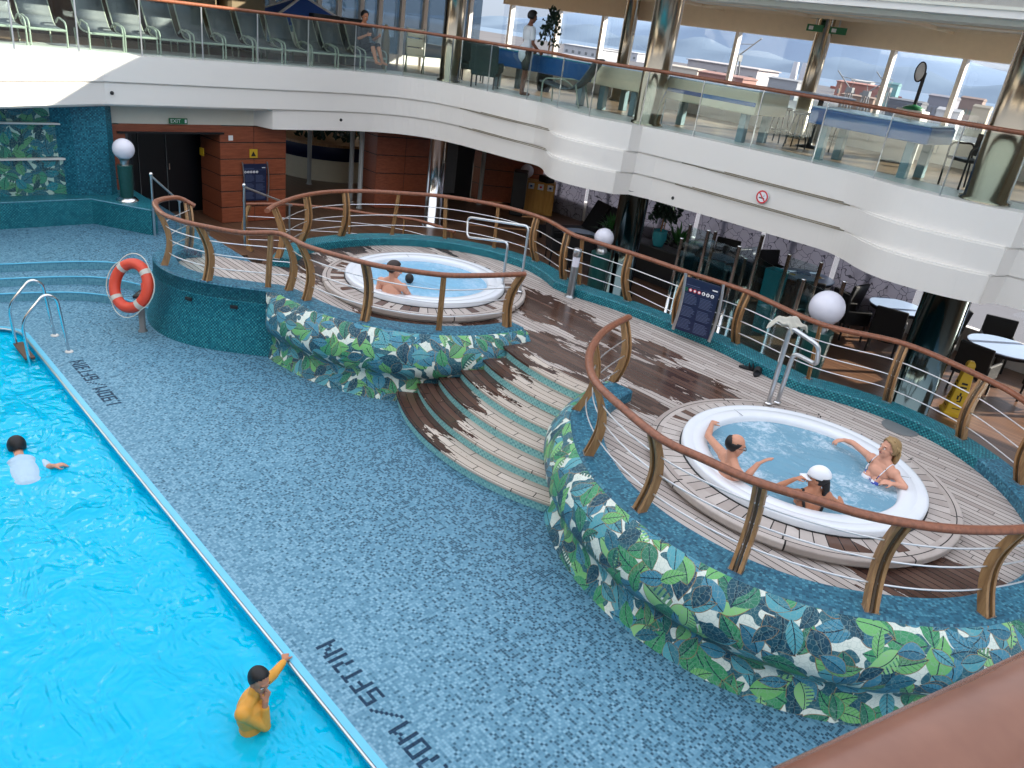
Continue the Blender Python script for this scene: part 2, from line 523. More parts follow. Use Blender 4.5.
WET = [(540, 305, 1.5, .55), (590, 330, 1.6, .4), (640, 372, 1.3, .42), (700, 385, 1.1, .38), (560, 352, 1.0, .4), (660, 350, .5, .14), (745, 330 + 12, .6, .18),
       (640, 400, .8, .25), (300, 262, .8, .5), (330, 275, .6, .45), (400, 318, 1.1, .45), (480, 322, .8, .35), (520, 300, .6, .6), (420, 238, 1.2, .35), (345, 248, .6, .5),
       (930, 580, 1.2, .55), (860, 560, .9, .25), (1000, 600, .5, .4), (570, 380, .6, .3)]
def teak(name, mode):
    "mode: 'x' boards along X; 'ring' radial boards round the object's origin; 'arc' boards following an arc; 'rim' boards running round"
    t = NT(name)
    P = t.obj() if mode != 'x' else t.pos()
    x, y, z = t.xyz(P)
    if mode == 'x':
        a, b, wd, ln = x, y, 0.088, 1.5
    else:
        r = t.vm('LENGTH', t.vec(x, y, 0.0))
        th = t.m('ARCTAN2', y, x)
        if mode == 'ring': a, b, wd, ln = r, th, 0.0905, 9.0
        else: a, b, wd, ln = t.m('MULTIPLY', th, 2.2 if mode == 'arc' else 1.5), r, (0.105 if mode == 'arc' else 0.125), (0.55 if mode == 'arc' else 1.15)
    v = t.m('DIVIDE', b, wd)
    row = t.m('FLOOR', v)
    rw, _ = t.white(t.vec(row, 0.37, 1.7))
    u = t.m('ADD', t.m('DIVIDE', a, ln), t.m('MULTIPLY', rw, 5.0))
    bd, bc = t.white(t.vec(row, t.m('FLOOR', u), 0.5))
    fv, fu = t.m('FRACT', v), t.m('FRACT', u)
    sw = 0.13 if mode in ('x',) else 0.09
    seam = t.m('LESS_THAN', fv, sw)
    if mode != 'ring': seam = t.m('MAXIMUM', seam, t.m('LESS_THAN', fu, 0.006 / ln if mode == 'x' else 0.014))
    if mode == 'x':
        grain = t.noise(t.vec(t.m('MULTIPLY', x, 1.2), t.m('MULTIPLY', y, 40.0), 0.0), 3.0, 3)
    else:
        grain = t.noise(P, 12.0, 3)
    dryc = t.mix(bd, L(168, 157, 151), L(206, 197, 191))
    dryc = t.mix(t.m('MULTIPLY', grain, 0.5), dryc, L(138, 124, 114))
    if mode == 'arc':
        dryc = t.mix(0.45, dryc, L(206, 192, 174))
    px, py, pz = t.xyz(t.pos())
    best = None
    if mode in ('x', 'rim', 'ring'):
        for (qx, qy, rx, ry) in WET:
            c = at(qx, qy, 0.87)
            d = t.vm('LENGTH', t.vm('MULTIPLY', t.vm('SUBTRACT', t.vec(px, py, 0.0), (c.x, c.y, 0)), (1 / rx, 1 / ry, 0)))
            f = t.m('SUBTRACT', 1.0, d)
            best = f if best is None else t.m('MAXIMUM', best, f)
    nz = t.noise(t.vec(t.m('MULTIPLY', px, 1.0), t.m('MULTIPLY', py, 3.4), 0.0), 1.7, 4, 0.6)
    if best is not None:
        best = t.m('MAXIMUM', best, -0.9)
        if mode == 'x':
            wv = t.m('ADD', best, t.m('MULTIPLY', t.m('SUBTRACT', nz, 0.5), 2.6))
            wv = t.m('ADD', wv, t.m('MULTIPLY', t.m('SUBTRACT', bd, 0.5), 0.35))
            wet = t.m('GREATER_THAN', wv, 0.05)
        else:
            wv = t.m('ADD', t.m('MULTIPLY', best, 0.3), bd)
            wet = t.m('GREATER_THAN', wv, 0.86 if mode == 'ring' else 0.97)
            if mode == 'rim': wet = t.m('MULTIPLY', wet, 0.0)
    else:
        # splashed water trodden down the left of the steps
        side = t.m('MULTIPLY', t.m('ADD', px, 6.1), -0.42)
        wet = t.m('GREATER_THAN', t.m('ADD', t.m('ADD', side, t.m('MULTIPLY', t.m('SUBTRACT', nz, 0.5), 1.6)), t.m('MULTIPLY', fv, 0.0)), 0.22)
        wet = t.m('MULTIPLY', wet, t.m('GREATER_THAN', r, 0.0))
    wetc = t.mix(bd, L(64, 44, 38), L(98, 74, 64))
    col = t.mix(wet, dryc, wetc)
    col = t.mix(seam, col, L(34, 30, 30))
    rough = t.m('SUBTRACT', 0.75, t.m('MULTIPLY', wet, 0.57))
    nb = t.bump(t.m('SUBTRACT', 1.0, seam), 0.25, 0.004)
    return t.end(t.bsdf(col, rough, normal=nb, spec=0.35))
M_deck = teak('teak_deck', 'x')
M_ring = teak('teak_ring', 'ring')
M_rim = teak('teak_border', 'rim')
M_tread = teak('teak_treads', 'arc')

def woodmat(name, c0, c1, rough=0.4, scale=9.0, axis=2):
    t = NT(name)
    x, y, z = t.xyz(t.obj())
    s_ = [6.0, 6.0, 6.0]
    s_[axis] = 0.7
    n = t.noise(t.vec(t.m('MULTIPLY', x, s_[0]), t.m('MULTIPLY', y, s_[1]), t.m('MULTIPLY', z, s_[2])), scale * 0.5, 4, 0.6)
    return t.end(t.bsdf(t.ramp(n, [(0.3, c0), (0.7, c1)]), rough))
M_rail = woodmat('varnished_handrail', L(112, 66, 44), L(144, 88, 62), 0.34)
M_rail2 = woodmat('near_handrail', L(112, 70, 52), L(134, 88, 68), 0.26, scale=3.0)
M_post = woodmat('laminated_post', L(128, 92, 56), L(170, 130, 86), 0.45)
M_postd = plain('post_lamination', L(78, 60, 40), 0.5)
M_panel = woodmat('red_wood_panel', L(122, 64, 42), L(150, 84, 58), 0.35, axis=1)
M_panel2 = woodmat('dark_wood_panel', L(76, 40, 28), L(96, 52, 36), 0.4, axis=1)
M_yellow_wood = woodmat('yellow_wood', L(190, 138, 62), L(214, 164, 84), 0.45)

def metal(name, col, rough):
    t = NT(name)
    return t.end(t.bsdf(t.mix(t.noise(t.obj(), 20, 2), tuple(c * 0.94 for c in col), col), rough, 1.0))
M_chrome = metal('polished_steel', (0.72, 0.73, 0.75), 0.13)
M_brass = metal('polished_column', (0.36, 0.31, 0.24), 0.18)
M_dcol = metal('dark_polished_column', (0.10, 0.14, 0.145), 0.10)
M_steel = metal('brushed_steel', (0.62, 0.63, 0.65), 0.32)
M_cable = metal('steel_wire', (0.80, 0.80, 0.82), 0.35)
M_white = plain('white_paint', L(226, 223, 218), 0.4, vary=0.02, scale=1.0)
M_soffit = plain('soffit_paint', L(212, 210, 198), 0.6, vary=0.03)
M_trim = plain('cream_beam', L(238, 220, 194), 0.5)
M_slot = plain('slot_grille', L(140, 132, 116), 0.6)
M_gel = plain('white_gelcoat', L(226, 230, 236), 0.18, vary=0.015)
M_gap = plain('black_sealant', L(24, 26, 28), 0.6)
M_black = plain('black_wicker', L(14, 17, 22), 0.6, vary=0.3, scale=60)
M_blackp = plain('black_plastic', L(20, 21, 24), 0.4)
M_dark = plain('dark_void', L(10, 13, 20), 0.35)
M_table = plain('table_top_glass', L(150, 172, 204), 0.35)
M_grey = plain('grey_paint', L(112, 116, 118), 0.5)
M_lounge = plain('grey_mesh_fabric', L(88, 94, 98), 0.7, vary=0.08, scale=90)
M_frame = plain('pale_green_frame', L(150, 158, 144), 0.35)
M_globe = plain('opal_globe', L(222, 222, 234), 0.25, vary=0.01)
M_green_stone = plain('green_pedestal', L(26, 72, 70), 0.3, vary=0.4, scale=25)
M_orange = plain('lifebuoy_orange', L(214, 72, 48), 0.45)
M_tape = plain('reflective_tape', L(196, 190, 180), 0.3)
M_rope = plain('white_rope', L(206, 206, 196), 0.7)
M_navy = plain('navy_board', L(22, 34, 66), 0.35, vary=0.03)
M_print = plain('board_print', L(84, 96, 128), 0.5, vary=0.03)
M_wht = plain('white_ink', L(230, 232, 236), 0.5, vary=0.01)
M_red = plain('red_ink', L(204, 52, 62), 0.5)
M_yel = plain('yellow_plastic', L(198, 164, 40), 0.4)
M_exit = plain('exit_green', L(24, 112, 70), 0.4)
M_leafg = plain('plant_leaf', L(56, 112, 56), 0.5, vary=0.3, scale=30)
M_leafdk = plain('dark_plant_leaf', L(24, 58, 42), 0.5, vary=0.3, scale=30)
M_pot = plain('turquoise_pot', L(60, 158, 172), 0.2)
M_blue = plain('blue_table_side', L(36, 92, 152), 0.35)
M_blued = plain('dark_blue_panel', L(28, 54, 96), 0.35)
M_cream = plain('cream_panel', L(206, 198, 174), 0.4)
M_ice = plain('pale_blue_top', L(196, 216, 232), 0.2)
M_towel = plain('white_towel', L(196, 192, 180), 0.9, vary=0.04, scale=40)
M_sole = plain('black_rubber', L(22, 24, 30), 0.6)
M_tent = plain('blue_canopy', L(52, 92, 170), 0.6)
M_speck = plain('speckled_stone', L(120, 106, 80), 0.6, vary=0.7, scale=60)

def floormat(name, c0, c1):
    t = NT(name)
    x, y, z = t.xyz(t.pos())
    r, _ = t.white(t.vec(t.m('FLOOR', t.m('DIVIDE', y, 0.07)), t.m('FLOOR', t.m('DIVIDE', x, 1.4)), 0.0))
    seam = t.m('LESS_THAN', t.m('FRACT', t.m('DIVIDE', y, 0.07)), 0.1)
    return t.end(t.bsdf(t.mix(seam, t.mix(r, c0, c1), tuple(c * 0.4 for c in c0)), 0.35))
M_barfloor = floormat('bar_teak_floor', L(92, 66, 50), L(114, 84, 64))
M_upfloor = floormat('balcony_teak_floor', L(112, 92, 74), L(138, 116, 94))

def glass(name, tint, gl=0.10, rough=0.02):
    t = NT(name)
    tr = t.n('ShaderNodeBsdfTransparent'); t.put(tr.inputs[0], tint)
    g = t.n('ShaderNodeBsdfGlossy'); t.put(g.inputs['Roughness'], rough); t.put(g.inputs[0], (0.9, 0.95, 1.0))
    fr = t.n('ShaderNodeLayerWeight'); t.put(fr.inputs['Blend'], 0.5)
    mx = t.n('ShaderNodeMixShader')
    t.put(mx.inputs[0], t.m('ADD', gl, t.m('MULTIPLY', t.m('POWER', fr.outputs['Facing'], 4.0), 0.5), clamp=True))
    t.t.links.new(tr.outputs[0], mx.inputs[1]); t.t.links.new(g.outputs[0], mx.inputs[2])
    return t.end(mx.outputs[0])
M_glass = glass('balustrade_glass', (0.88, 0.94, 0.93), 0.035)
M_pane = glass('window_glass', (0.95, 0.96, 0.98), 0.03)
M_dglass = glass('tinted_glass', (0.30, 0.38, 0.44), 0.12)
M_screen = glass('wind_screen_glass', (0.78, 0.86, 0.86), 0.06)

def watermat(name, tint, scale, strength, foam=None, foamc=0.0, body=None, bodyf=0.0):
    t = NT(name)
    p = t.pos()
    n1 = t.noise(t.vm('MULTIPLY', p, (1.0, 1.6, 1.0)), scale, 3, 0.55, 0.6)
    n2 = t.noise(p, scale * 3.2, 2, 0.5, 0.3)
    h = t.m('ADD', n1, t.m('MULTIPLY', n2, 0.35))
    nb = t.bump(h, strength, 0.12)
    tr = t.n('ShaderNodeBsdfTransparent'); t.put(tr.inputs[0], tint)
    g = t.n('ShaderNodeBsdfGlossy'); t.put(g.inputs['Roughness'], 0.03); t.put(g.inputs['Normal'], nb)
    fr = t.n('ShaderNodeFresnel'); t.put(fr.inputs['IOR'], 1.33); t.put(fr.inputs['Normal'], nb)
    under = tr.outputs[0]
    if body is not None:
        # light scattered back by the water itself
        db = t.n('ShaderNodeBsdfDiffuse'); t.put(db.inputs[0], body); t.put(db.inputs['Normal'], nb)
        mb_ = t.n('ShaderNodeMixShader'); t.put(mb_.inputs[0], bodyf)
        t.t.links.new(under, mb_.inputs[1]); t.t.links.new(db.outputs[0], mb_.inputs[2])
        under = mb_.outputs[0]
    mx = t.n('ShaderNodeMixShader')
    t.put(mx.inputs[0], fr.outputs[0])
    t.t.links.new(under, mx.inputs[1]); t.t.links.new(g.outputs[0], mx.inputs[2])
    sh = mx.outputs[0]
    if foam is not None:
        # air bubbles of the jets
        big = t.noise(p, 1.6, 2, 0.5, 0.5)
        fine = t.noise(p, 13.0, 4, 0.7, 1.0)
        fo = t.m('MULTIPLY', t.m('ADD', t.m('MULTIPLY', t.m('SUBTRACT', big, 0.44), 2.6), t.m('MULTIPLY', t.m('SUBTRACT', fine, 0.5), 2.4)), foamc, clamp=True)
        d = t.n('ShaderNodeBsdfDiffuse'); t.put(d.inputs[0], foam)
        m2 = t.n('ShaderNodeMixShader')
        t.put(m2.inputs[0], fo)
        t.t.links.new(sh, m2.inputs[1]); t.t.links.new(d.outputs[0], m2.inputs[2])
        sh = m2.outputs[0]
    return t.end(sh)
M_pool = watermat('pool_water', (0.42, 0.86, 0.98), 1.6, 1.0, body=(0.0, 0.66, 1.0), bodyf=0.68)
M_tub = watermat('whirlpool_water', (0.62, 0.82, 0.92), 4.0, 0.16, (0.60, 0.70, 0.78), 1.1, body=(0.19, 0.39, 0.52), bodyf=0.88)
M_tub2 = watermat('calm_whirlpool_water', (0.62, 0.82, 0.92), 4.0, 0.10, (0.66, 0.78, 0.90), 0.35, body=(0.26, 0.55, 0.78), bodyf=0.85)
def poolmat():
    t = NT('pool_basin_paint')
    return t.end(t.bsdf(t.mix(t.noise(t.pos(), 0.6, 2), (0.0, 0.60, 0.95), (0.0, 0.66, 0.98)), 0.6, spec=0.1))
M_basin = poolmat()
M_tubin = plain('whirlpool_shell', L(120, 188, 224), 0.3)

SK = {'light': L(206, 150, 124), 'tan': L(190, 130, 100), 'pink': L(212, 156, 132), 'dark': L(120, 78, 60)}
def skin(name, c):
    t = NT(name)
    n = t.noise(t.obj(), 14, 3)
    return t.end(t.bsdf(t.mix(n, tuple(x * 0.9 for x in c), tuple(min(1, x * 1.07) for x in c)), 0.5, spec=0.35))
M_skin = {k: skin('skin_' + k, c) for k, c in SK.items()}
M_hair = plain('black_hair', L(16, 14, 16), 0.55, vary=0.4, scale=60)
M_blond = plain('blonde_hair', L(150, 122, 82), 0.6, vary=0.35, scale=70)
M_hairb = plain('brown_hair', L(44, 30, 26), 0.55, vary=0.3, scale=60)
M_eye = plain('eye_white', L(214, 208, 204), 0.3)
M_iris = plain('dark_iris', L(34, 24, 20), 0.25)
M_lip = plain('lips', L(158, 84, 78), 0.5)
M_capw = plain('white_cap_cloth', L(232, 234, 240), 0.7, vary=0.02)
M_shirty = plain('yellow_swim_shirt', L(226, 160, 60), 0.55, vary=0.08, scale=12)
M_shirtw = plain('white_cloth', L(206, 214, 222), 0.7, vary=0.04)
M_bik = plain('black_swimsuit', L(18, 18, 22), 0.6)
def floral():
    t = NT('floral_swimsuit')
    v = t.n('ShaderNodeTexVoronoi'); t.put(v.inputs['Vector'], t.obj()); t.put(v.inputs['Scale'], 26.0)
    c = t.ramp(t.xyz(v.outputs['Color'])[0], [(0, L(232, 232, 238)), (0.45, L(70, 90, 180)), (0.62, L(232, 230, 236)), (0.86, L(50, 70, 60))], const=True)
    return t.end(t.bsdf(c, 0.6))
M_floral = floral()
# ------------------------------------------------------------------ large structure
ZD, ZK, ZT, ZB, ZU = 0.87, 1.02, 0.45, 0.10, 3.60      # spa deck, kerb top, terrace, bar floor, upper deck
CT_R, CT_L = Vector((-2.78, 7.77)), Vector((-9.69, 7.76))     # centres of the two lobes
TUB_R, TUB_L = Vector((-2.93, 7.92)), Vector((-9.85, 7.90))

def set_origin(o, c):
    c = Vector(c)
    for v in o.data.vertices: v.co -= c
    o.location = c
    return o
def polar(c, tab, a0, a1, n=40):
    "points round c, radius interpolated from tab of (angle, radius)"
    out = []
    for i in range(n + 1):
        a = a0 + (a1 - a0) * i / n
        for (p, q), (p2, q2) in zip(tab, tab[1:]):
            if min(p, p2) - 1e-6 <= a <= max(p, p2) + 1e-6:
                t = (a - p) / (p2 - p)
                t = t * t * (3 - 2 * t) if False else t
                r = q + (q2 - q) * t
        out.append((c.x + r * math.cos(math.radians(a)), c.y + r * math.sin(math.radians(a))))
    return out
def sm2(pts, n=6):
    return [(p.x, p.y) for p in smooth([(x, y, 0) for x, y in pts], n)]

# pool and lower deck
PX, PY, PRAD = -12.86, 2.46, 0.55
corner = arc((PX + PRAD, PY - PRAD), PRAD, 180, 90, 10)
poolline = [(PX, -7.0)] + corner + [(7.0, PY)]
mb = MB()
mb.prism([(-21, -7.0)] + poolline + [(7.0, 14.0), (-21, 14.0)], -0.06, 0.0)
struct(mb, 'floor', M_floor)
co = offset2(poolline, 0.065)
mb = MB()
for i in range(len(poolline) - 1):
    a, b, c_, d = poolline[i], poolline[i + 1], co[i + 1], co[i]
    mb.add([(a[0], a[1], .006), (b[0], b[1], .006), (c_[0], c_[1], .004), (d[0], d[1], .004), (a[0], a[1], -.02), (b[0], b[1], -.02), (d[0], d[1], -.02), (c_[0], c_[1], -.02)],
           [(0, 1, 2, 3), (4, 5, 1, 0), (3, 2, 7, 6)])
struct(mb, 'pool_coping', M_cope)
mb = MB()
g2 = offset2(poolline, -0.012)
mb.tube([(p[0], p[1], -0.006) for p in g2], 0.016, 8)
struct(mb, 'pool_edge_trim', M_steel)
mb = MB()
inn = poolline
for i in range(len(inn) - 1):
    a, b = inn[i], inn[i + 1]
    mb.add([(a[0], a[1], -.02), (b[0], b[1], -.02), (b[0], b[1], -1.7), (a[0], a[1], -1.7)], [(0, 3, 2, 1)])
mb.add([(p[0], p[1], -1.7) for p in [(PX, -7.0)] + corner + [(7, PY), (7, -7)]], [tuple(range(len(corner) + 3))[::-1]])
struct(mb, 'pool_basin', M_basin)
# rippled water
import itertools
mb = MB()
nx, ny = 170, 84
def wave(x, y):
    return 0.012 * math.sin(2.1 * x + 1.3 * y) + 0.010 * math.sin(-1.4 * x + 3.3 * y + 1) + 0.006 * math.sin(5.2 * x + 2.1 * y) + 0.005 * math.sin(3.1 * x - 6.3 * y)
rows = []
for i in range(nx + 1):
    x = PX + (6.9 - PX) * (i / nx)
    ym = PY
    if x < PX + PRAD:
        ym = PY - PRAD + math.sqrt(max(0, PRAD ** 2 - (PX + PRAD - x) ** 2))
    rows.append([(x, -6.9 + (ym - 0.005 + 6.9) * (j / ny), -0.10 + wave(x, -6.9 + (ym + 6.9) * (j / ny))) for j in range(ny + 1)])
mb.sheet(rows)
struct(mb, 'pool_water', M_pool)

# terrace, three risers
mb = MB()
bot = [(-14.1, -2.0), (-14.0, 1.0), (-13.86, 2.4), (-13.52, 3.5), (-12.9, 4.1), (-12.0, 4.35)]
for k in range(3):
    d = 0.31 * k
    pth = sm2([(x - d * 0.95, y + d * (0.15 if y < 3 else 0.85)) for x, y in bot])
    pth = pth + [(-12.0, 5.6), (-12.9, 6.45), (-21, 6.45), (-21, -2.0)]
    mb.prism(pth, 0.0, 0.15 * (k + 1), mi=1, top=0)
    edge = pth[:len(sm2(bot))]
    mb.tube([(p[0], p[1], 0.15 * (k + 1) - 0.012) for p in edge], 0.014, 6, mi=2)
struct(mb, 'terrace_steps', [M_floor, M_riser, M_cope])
# steps down from the terrace to the bar floor
mb = MB()
for k in range(2):
    mb.box((-15.2, 6.45 + 0.15 + 0.3 * k, (0.33 - 0.11 * k) / 2), (2.4, 0.3, 0.33 - 0.11 * k))
struct(mb, 'bar_steps', [M_barfloor])

# bench and teal wall on the left
BH = 0.95
bench = [(-16.43, -2.0), (-16.43, 4.73), (-15.36, 5.46), (-15.5, 5.62), (-16.0, 5.72), (-18.5, 5.72), (-18.5, -2.0)]
mb = MB()
mb.prism(bench, ZT, BH)
mb.tube([(p[0], p[1], BH - 0.01) for p in bench[:5]], 0.013, 6, mi=1)
struct(mb, 'mosaic_bench', [M_teal, M_riser])
mb = MB()
mb.prism([(-17.0, 4.25), (-16.72, 4.6), (-16.62, 5.18), (-16.8, 5.34), (-18.2, 5.34), (-18.2, 4.25)], BH - 0.1, 2.75)
struct(mb, 'wall_left', M_wall)
mb = MB()
y0, y1 = -2.0, 4.45
for z0, z1, dx in ((0.93, 1.62, 0.0), (1.64, 2.26, -0.05), (2.28, 2.9, -0.1)):
    X = -16.86 + dx
    mb.add([(X, y0, z0), (X, y1, z0), (X, y1, z1), (X, y0, z1), (X - .6, y0, z0), (X - .6, y1, z0), (X - .6, y1, z1), (X - .6, y0, z1)],
           [(0, 1, 2, 3), (1, 5, 6, 2), (3, 2, 6, 7), (0, 4, 5, 1)], 0, [((y0, z0), (y1, z0), (y1, z1), (y0, z1))] + [((0, 0), (.6, 0), (.6, 1), (0, 1))] * 3)
    if z0 > 1:
        mb.box((X + 0.06, (y0 + y1) / 2, z0 - 0.01), (0.1, y1 - y0, 0.03), mi=1)
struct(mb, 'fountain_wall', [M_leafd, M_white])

# spa platform: plan outlines
tabR = [(183, 2.74), (180, 2.74), (-180 + 360, 2.74)]
rR = [(-177, 2.74), (-153, 2.71), (-140, 2.60), (-125, 2.52), (-105, 2.44), (-90, 2.40), (-60, 2.36), (-45, 2.34), (-12, 2.42), (20, 2.62), (54, 2.88), (76, 3.06), (97, 3.14), (117, 3.10)]
rL = [(-101, 2.46), (-90, 2.36), (-60, 2.28), (-32, 2.26), (3, 2.28)]
rLb = [(72, 2.80), (95, 2.99), (115, 3.04), (135, 3.06), (156, 3.00), (177, 2.95), (196, 2.92), (220, 2.66)]
drum = sm2([(-12.85, 5.25), (-12.84, 4.85), (-12.5, 4.43), (-11.95, 4.28), (-11.4, 4.34), (-10.93, 4.59), (-10.53, 4.95), (-10.17, 5.33)])
lobeL = polar(CT_L, rL, -101, 3, 44)
outA = drum + lobeL[1:]
nose6 = [(-6.24 + 3.5 * math.sin(a), 10.73 - 3.5 * math.cos(a)) for a in [math.radians(t) for t in (-16, -13, -10, -6, -2, 2, 6, 10)]]
lobeR = polar(CT_R, rR, -177, 117, 96)
mid = sm2([lobeR[-1], (-4.75, 10.62), (-5.6, 10.76), (-6.5, 10.74), (-7.6, 10.66), (-8.3, 10.5), polar(CT_L, rLb, 72, 72.1, 1)[0]], 5)
backL = polar(CT_L, rLb, 72, 220, 50)
outB = lobeR + mid[1:-1] + backL
def inset(path, d):
    return offset2(path, d)
widthA, widthB = 0.34, 0.36
innA = inset(outA, widthA)
innB = inset(outB, widthB)
deckpoly = outA + nose6 + outB
def ngon_with_holes(outer, holes, z, name, mats):
    bm = bmesh.new()
    E_ = []
    for lp in [outer] + holes:
        vs_ = [bm.verts.new((p[0], p[1], z)) for p in lp]
        for i in range(len(vs_)):
            E_.append(bm.edges.new((vs_[i], vs_[(i + 1) % len(vs_)])))
    bmesh.ops.triangle_fill(bm, edges=E_, use_beauty=True, normal=(0, 0, 1))
    me = bpy.data.meshes.new(name)
    bm.to_mesh(me); bm.free()
    me.materials.append(mats)
    o = bpy.data.objects.new(name, me)
    COL.objects.link(o)
    return tag(o, kind='structure')
holes = [arc(TUB_R, 1.25, 0, 360, 48)[:-1], arc(TUB_L, 1.25, 0, 360, 48)[:-1]]
ngon_with_holes(inset(outA, 0.05) + nose6 + inset(outB, 0.05), holes, ZD, 'spa_deck', M_deck)
# margin boards of the deck, following the kerb
def strip(mb, a, b, z, mi=0):
    for i in range(len(a) - 1):
        mb.add([(a[i][0], a[i][1], z), (a[i + 1][0], a[i + 1][1], z), (b[i + 1][0], b[i + 1][1], z), (b[i][0], b[i][1], z)], [(0, 1, 2, 3)], mi)

def kerb(name, out, inn, wall_to=None, mats=None):
    mb = MB()
    n = len(out)
    rows = []
    for i in range(n):
        o_, q = out[i], inn[i]
        dx, dy = q[0] - o_[0], q[1] - o_[1]
        l = math.hypot(dx, dy)
        dx, dy = dx / l, dy / l
        rows.append([(o_[0], o_[1], wall_to if wall_to is not None else ZD - .1), (o_[0], o_[1], ZK - .025), (o_[0] + dx * .025, o_[1] + dy * .025, ZK), (q[0] - dx * .02, q[1] - dy * .02, ZK), (q[0], q[1], ZK - .02), (q[0], q[1], ZD - .02)])
    U, s_ = [], 0
    P = []
    m = 6
    for i in range(n):
        if i: s_ += math.hypot(inn[i][0] - inn[i - 1][0], inn[i][1] - inn[i - 1][1])
        t = 0
        u = []
        for k in range(m):
            if k: t += (Vector(rows[i][k]) - Vector(rows[i][k - 1])).length
            u.append((s_, t))
        U.append(u)
    mb.sheet(rows, 0, U, sm=False)
    mb.add(rows[0], [tuple(range(m))]); mb.add(rows[-1], [tuple(range(m))[::-1]])
    return struct(mb, name, mats)
kerb('kerb_front', outA, innA, None, M_kerb)
iF = [i for i, p in enumerate(outB) if i < 72]
kerb('kerb_spa', outB[:80], innB[:80], None, M_kerb)
kerb('kerb_back', outB[79:], innB[79:], ZB, M_teal)

def profiled_wall(name, out, prof, mats, taper=0, taper_end=0, u0=0.0, sm=True):
    "prof: (z, outward offset), top to bottom"
    N = len(out)
    rows, U = [], []
    s_ = u0
    for i in range(N):
        a, b = Vector(out[max(i - 1, 0)]), Vector(out[min(i + 1, N - 1)])
        t = (b - a).normalized()
        nrm = Vector((t.y, -t.x))
        if i: s_ += (Vector(out[i]) - Vector(out[i - 1])).length * 1.06
        f = 1.0
        if taper and i < taper: f = min(1, 0.12 + 0.88 * math.sin(PI / 2 * i / taper))
        if taper_end and i > N - 1 - taper_end: f = min(1, 0.2 + 0.8 * math.sin(PI / 2 * (N - 1 - i) / taper_end))
        row, u, v, pz = [], [], 0, None
        for z, o_ in prof:
            p = (out[i][0] + nrm.x * o_ * f, out[i][1] + nrm.y * o_ * f, z)
            if pz is not None: v -= (Vector(p) - Vector(pz)).length
            pz = p
            row.append(p); u.append((s_, v))
        rows.append(row); U.append(u)
    mb = MB()
    mb.sheet(rows, 0, U, sm=sm)
    for e_ in (0, -1):
        m = len(prof)
        R = rows[e_]
        C_ = [(out[e_][0] - 0.0, out[e_][1], z) for z, _ in prof]
        mb.add(list(R) + C_, [(k, k + 1, m + k + 1, m + k) for k in range(m - 1)], 0, [((U[e_][k]), (U[e_][k + 1]), (U[e_][k + 1][0] + .2, U[e_][k + 1][1]), (U[e_][k][0] + .2, U[e_][k][1])) for k in range(m - 1)])
    return struct(mb, name, mats)
leafprof = [(ZK - .02, 0.0), (0.99, .05), (0.94, .11), (0.85, .18), (0.73, .235), (0.60, .255), (0.50, .235), (0.42, .18), (0.37, .125), (0.31, .095), (0.22, .10), (0.10, .145), (0.0, .19)]
profiled_wall('leaf_wall_front', drum[-3:] + lobeL[1:], leafprof, M_leaf, taper=3, u0=0.0)
profiled_wall('leaf_wall_spa', lobeR[:74], leafprof, M_leaf, u0=11.2)
profiled_wall('drum_wall', drum + [lobeL[1]], [(ZK - .02, 0.0), (0.80, .0), (0.785, .012), (0.77, .0), (0.4, .06), (0.0, .14)], M_teal, sm=True)

# curved steps up to the spa deck
for k, yk in enumerate((5.57, 5.89, 6.20, 6.50, 6.84)):
    z = 0.145 * (k + 1)
    R = 3.5
    c = (-6.24, yk + R)
    half = math.radians((30, 27, 24, 22, 20)[k])
    n = 26
    A_ = [(c[0] + R * math.sin(-half + 2 * half * i / n), c[1] - R * math.cos(-half + 2 * half * i / n)) for i in range(n + 1)]
    B_ = [(c[0] + (R - .55) * math.sin(-half + 2 * half * i / n), c[1] - (R - .55) * math.cos(-half + 2 * half * i / n)) for i in range(n + 1)]
    Rr = R - 0.025
    Cc = [(c[0] + Rr * math.sin(-half + 2 * half * i / n), c[1] - Rr * math.cos(-half + 2 * half * i / n)) for i in range(n + 1)]
    mb = MB()
    mb.prism(Cc + B_[::-1], max(0, z - 0.3), z - 0.03, mi=1)
    mb.prism(A_ + B_[::-1], z - 0.03, z, mi=0)
    o = struct(mb, 'spa_step', [M_tread, M_step])
    set_origin(o, (c[0], c[1], 0))
# riser of the top step
mb = MB()
for i in range(len(nose6) - 1):
    a, b = nose6[i], nose6[i + 1]
    mb.add([(a[0], a[1], 0.55), (b[0], b[1], 0.55), (b[0], b[1], ZD - .03), (a[0], a[1], ZD - .03)], [(0, 1, 2, 3)], 1)
nA = [(-6.24 + 3.5 * math.sin(math.radians(t)), 10.73 - 3.5 * math.cos(math.radians(t))) for t in range(-18, 19, 2)]
nB = [(-6.24 + 3.24 * math.sin(math.radians(t)), 10.73 - 3.24 * math.cos(math.radians(t))) for t in range(-18, 19, 2)]
nO = [(p[0], p[1] - .03) for p in nA]
mb.prism(nO + nB[::-1], ZD - .03, ZD + .004, mi=0)
o = struct(mb, 'spa_step', [M_tread, M_step])
set_origin(o, (-6.24, 10.73, 0))

# ------------------------------------------------------------------ bar deck under the balcony
mb = MB()
mb.prism([(-27, 6.9), (-14.0, 6.9), (-12.3, 9.2), (-11.0, 10.2), (7, 10.2), (7, 17.7), (-27, 17.7)], ZB - 0.14, ZB)
struct(mb, 'floor_bar', M_barfloor)

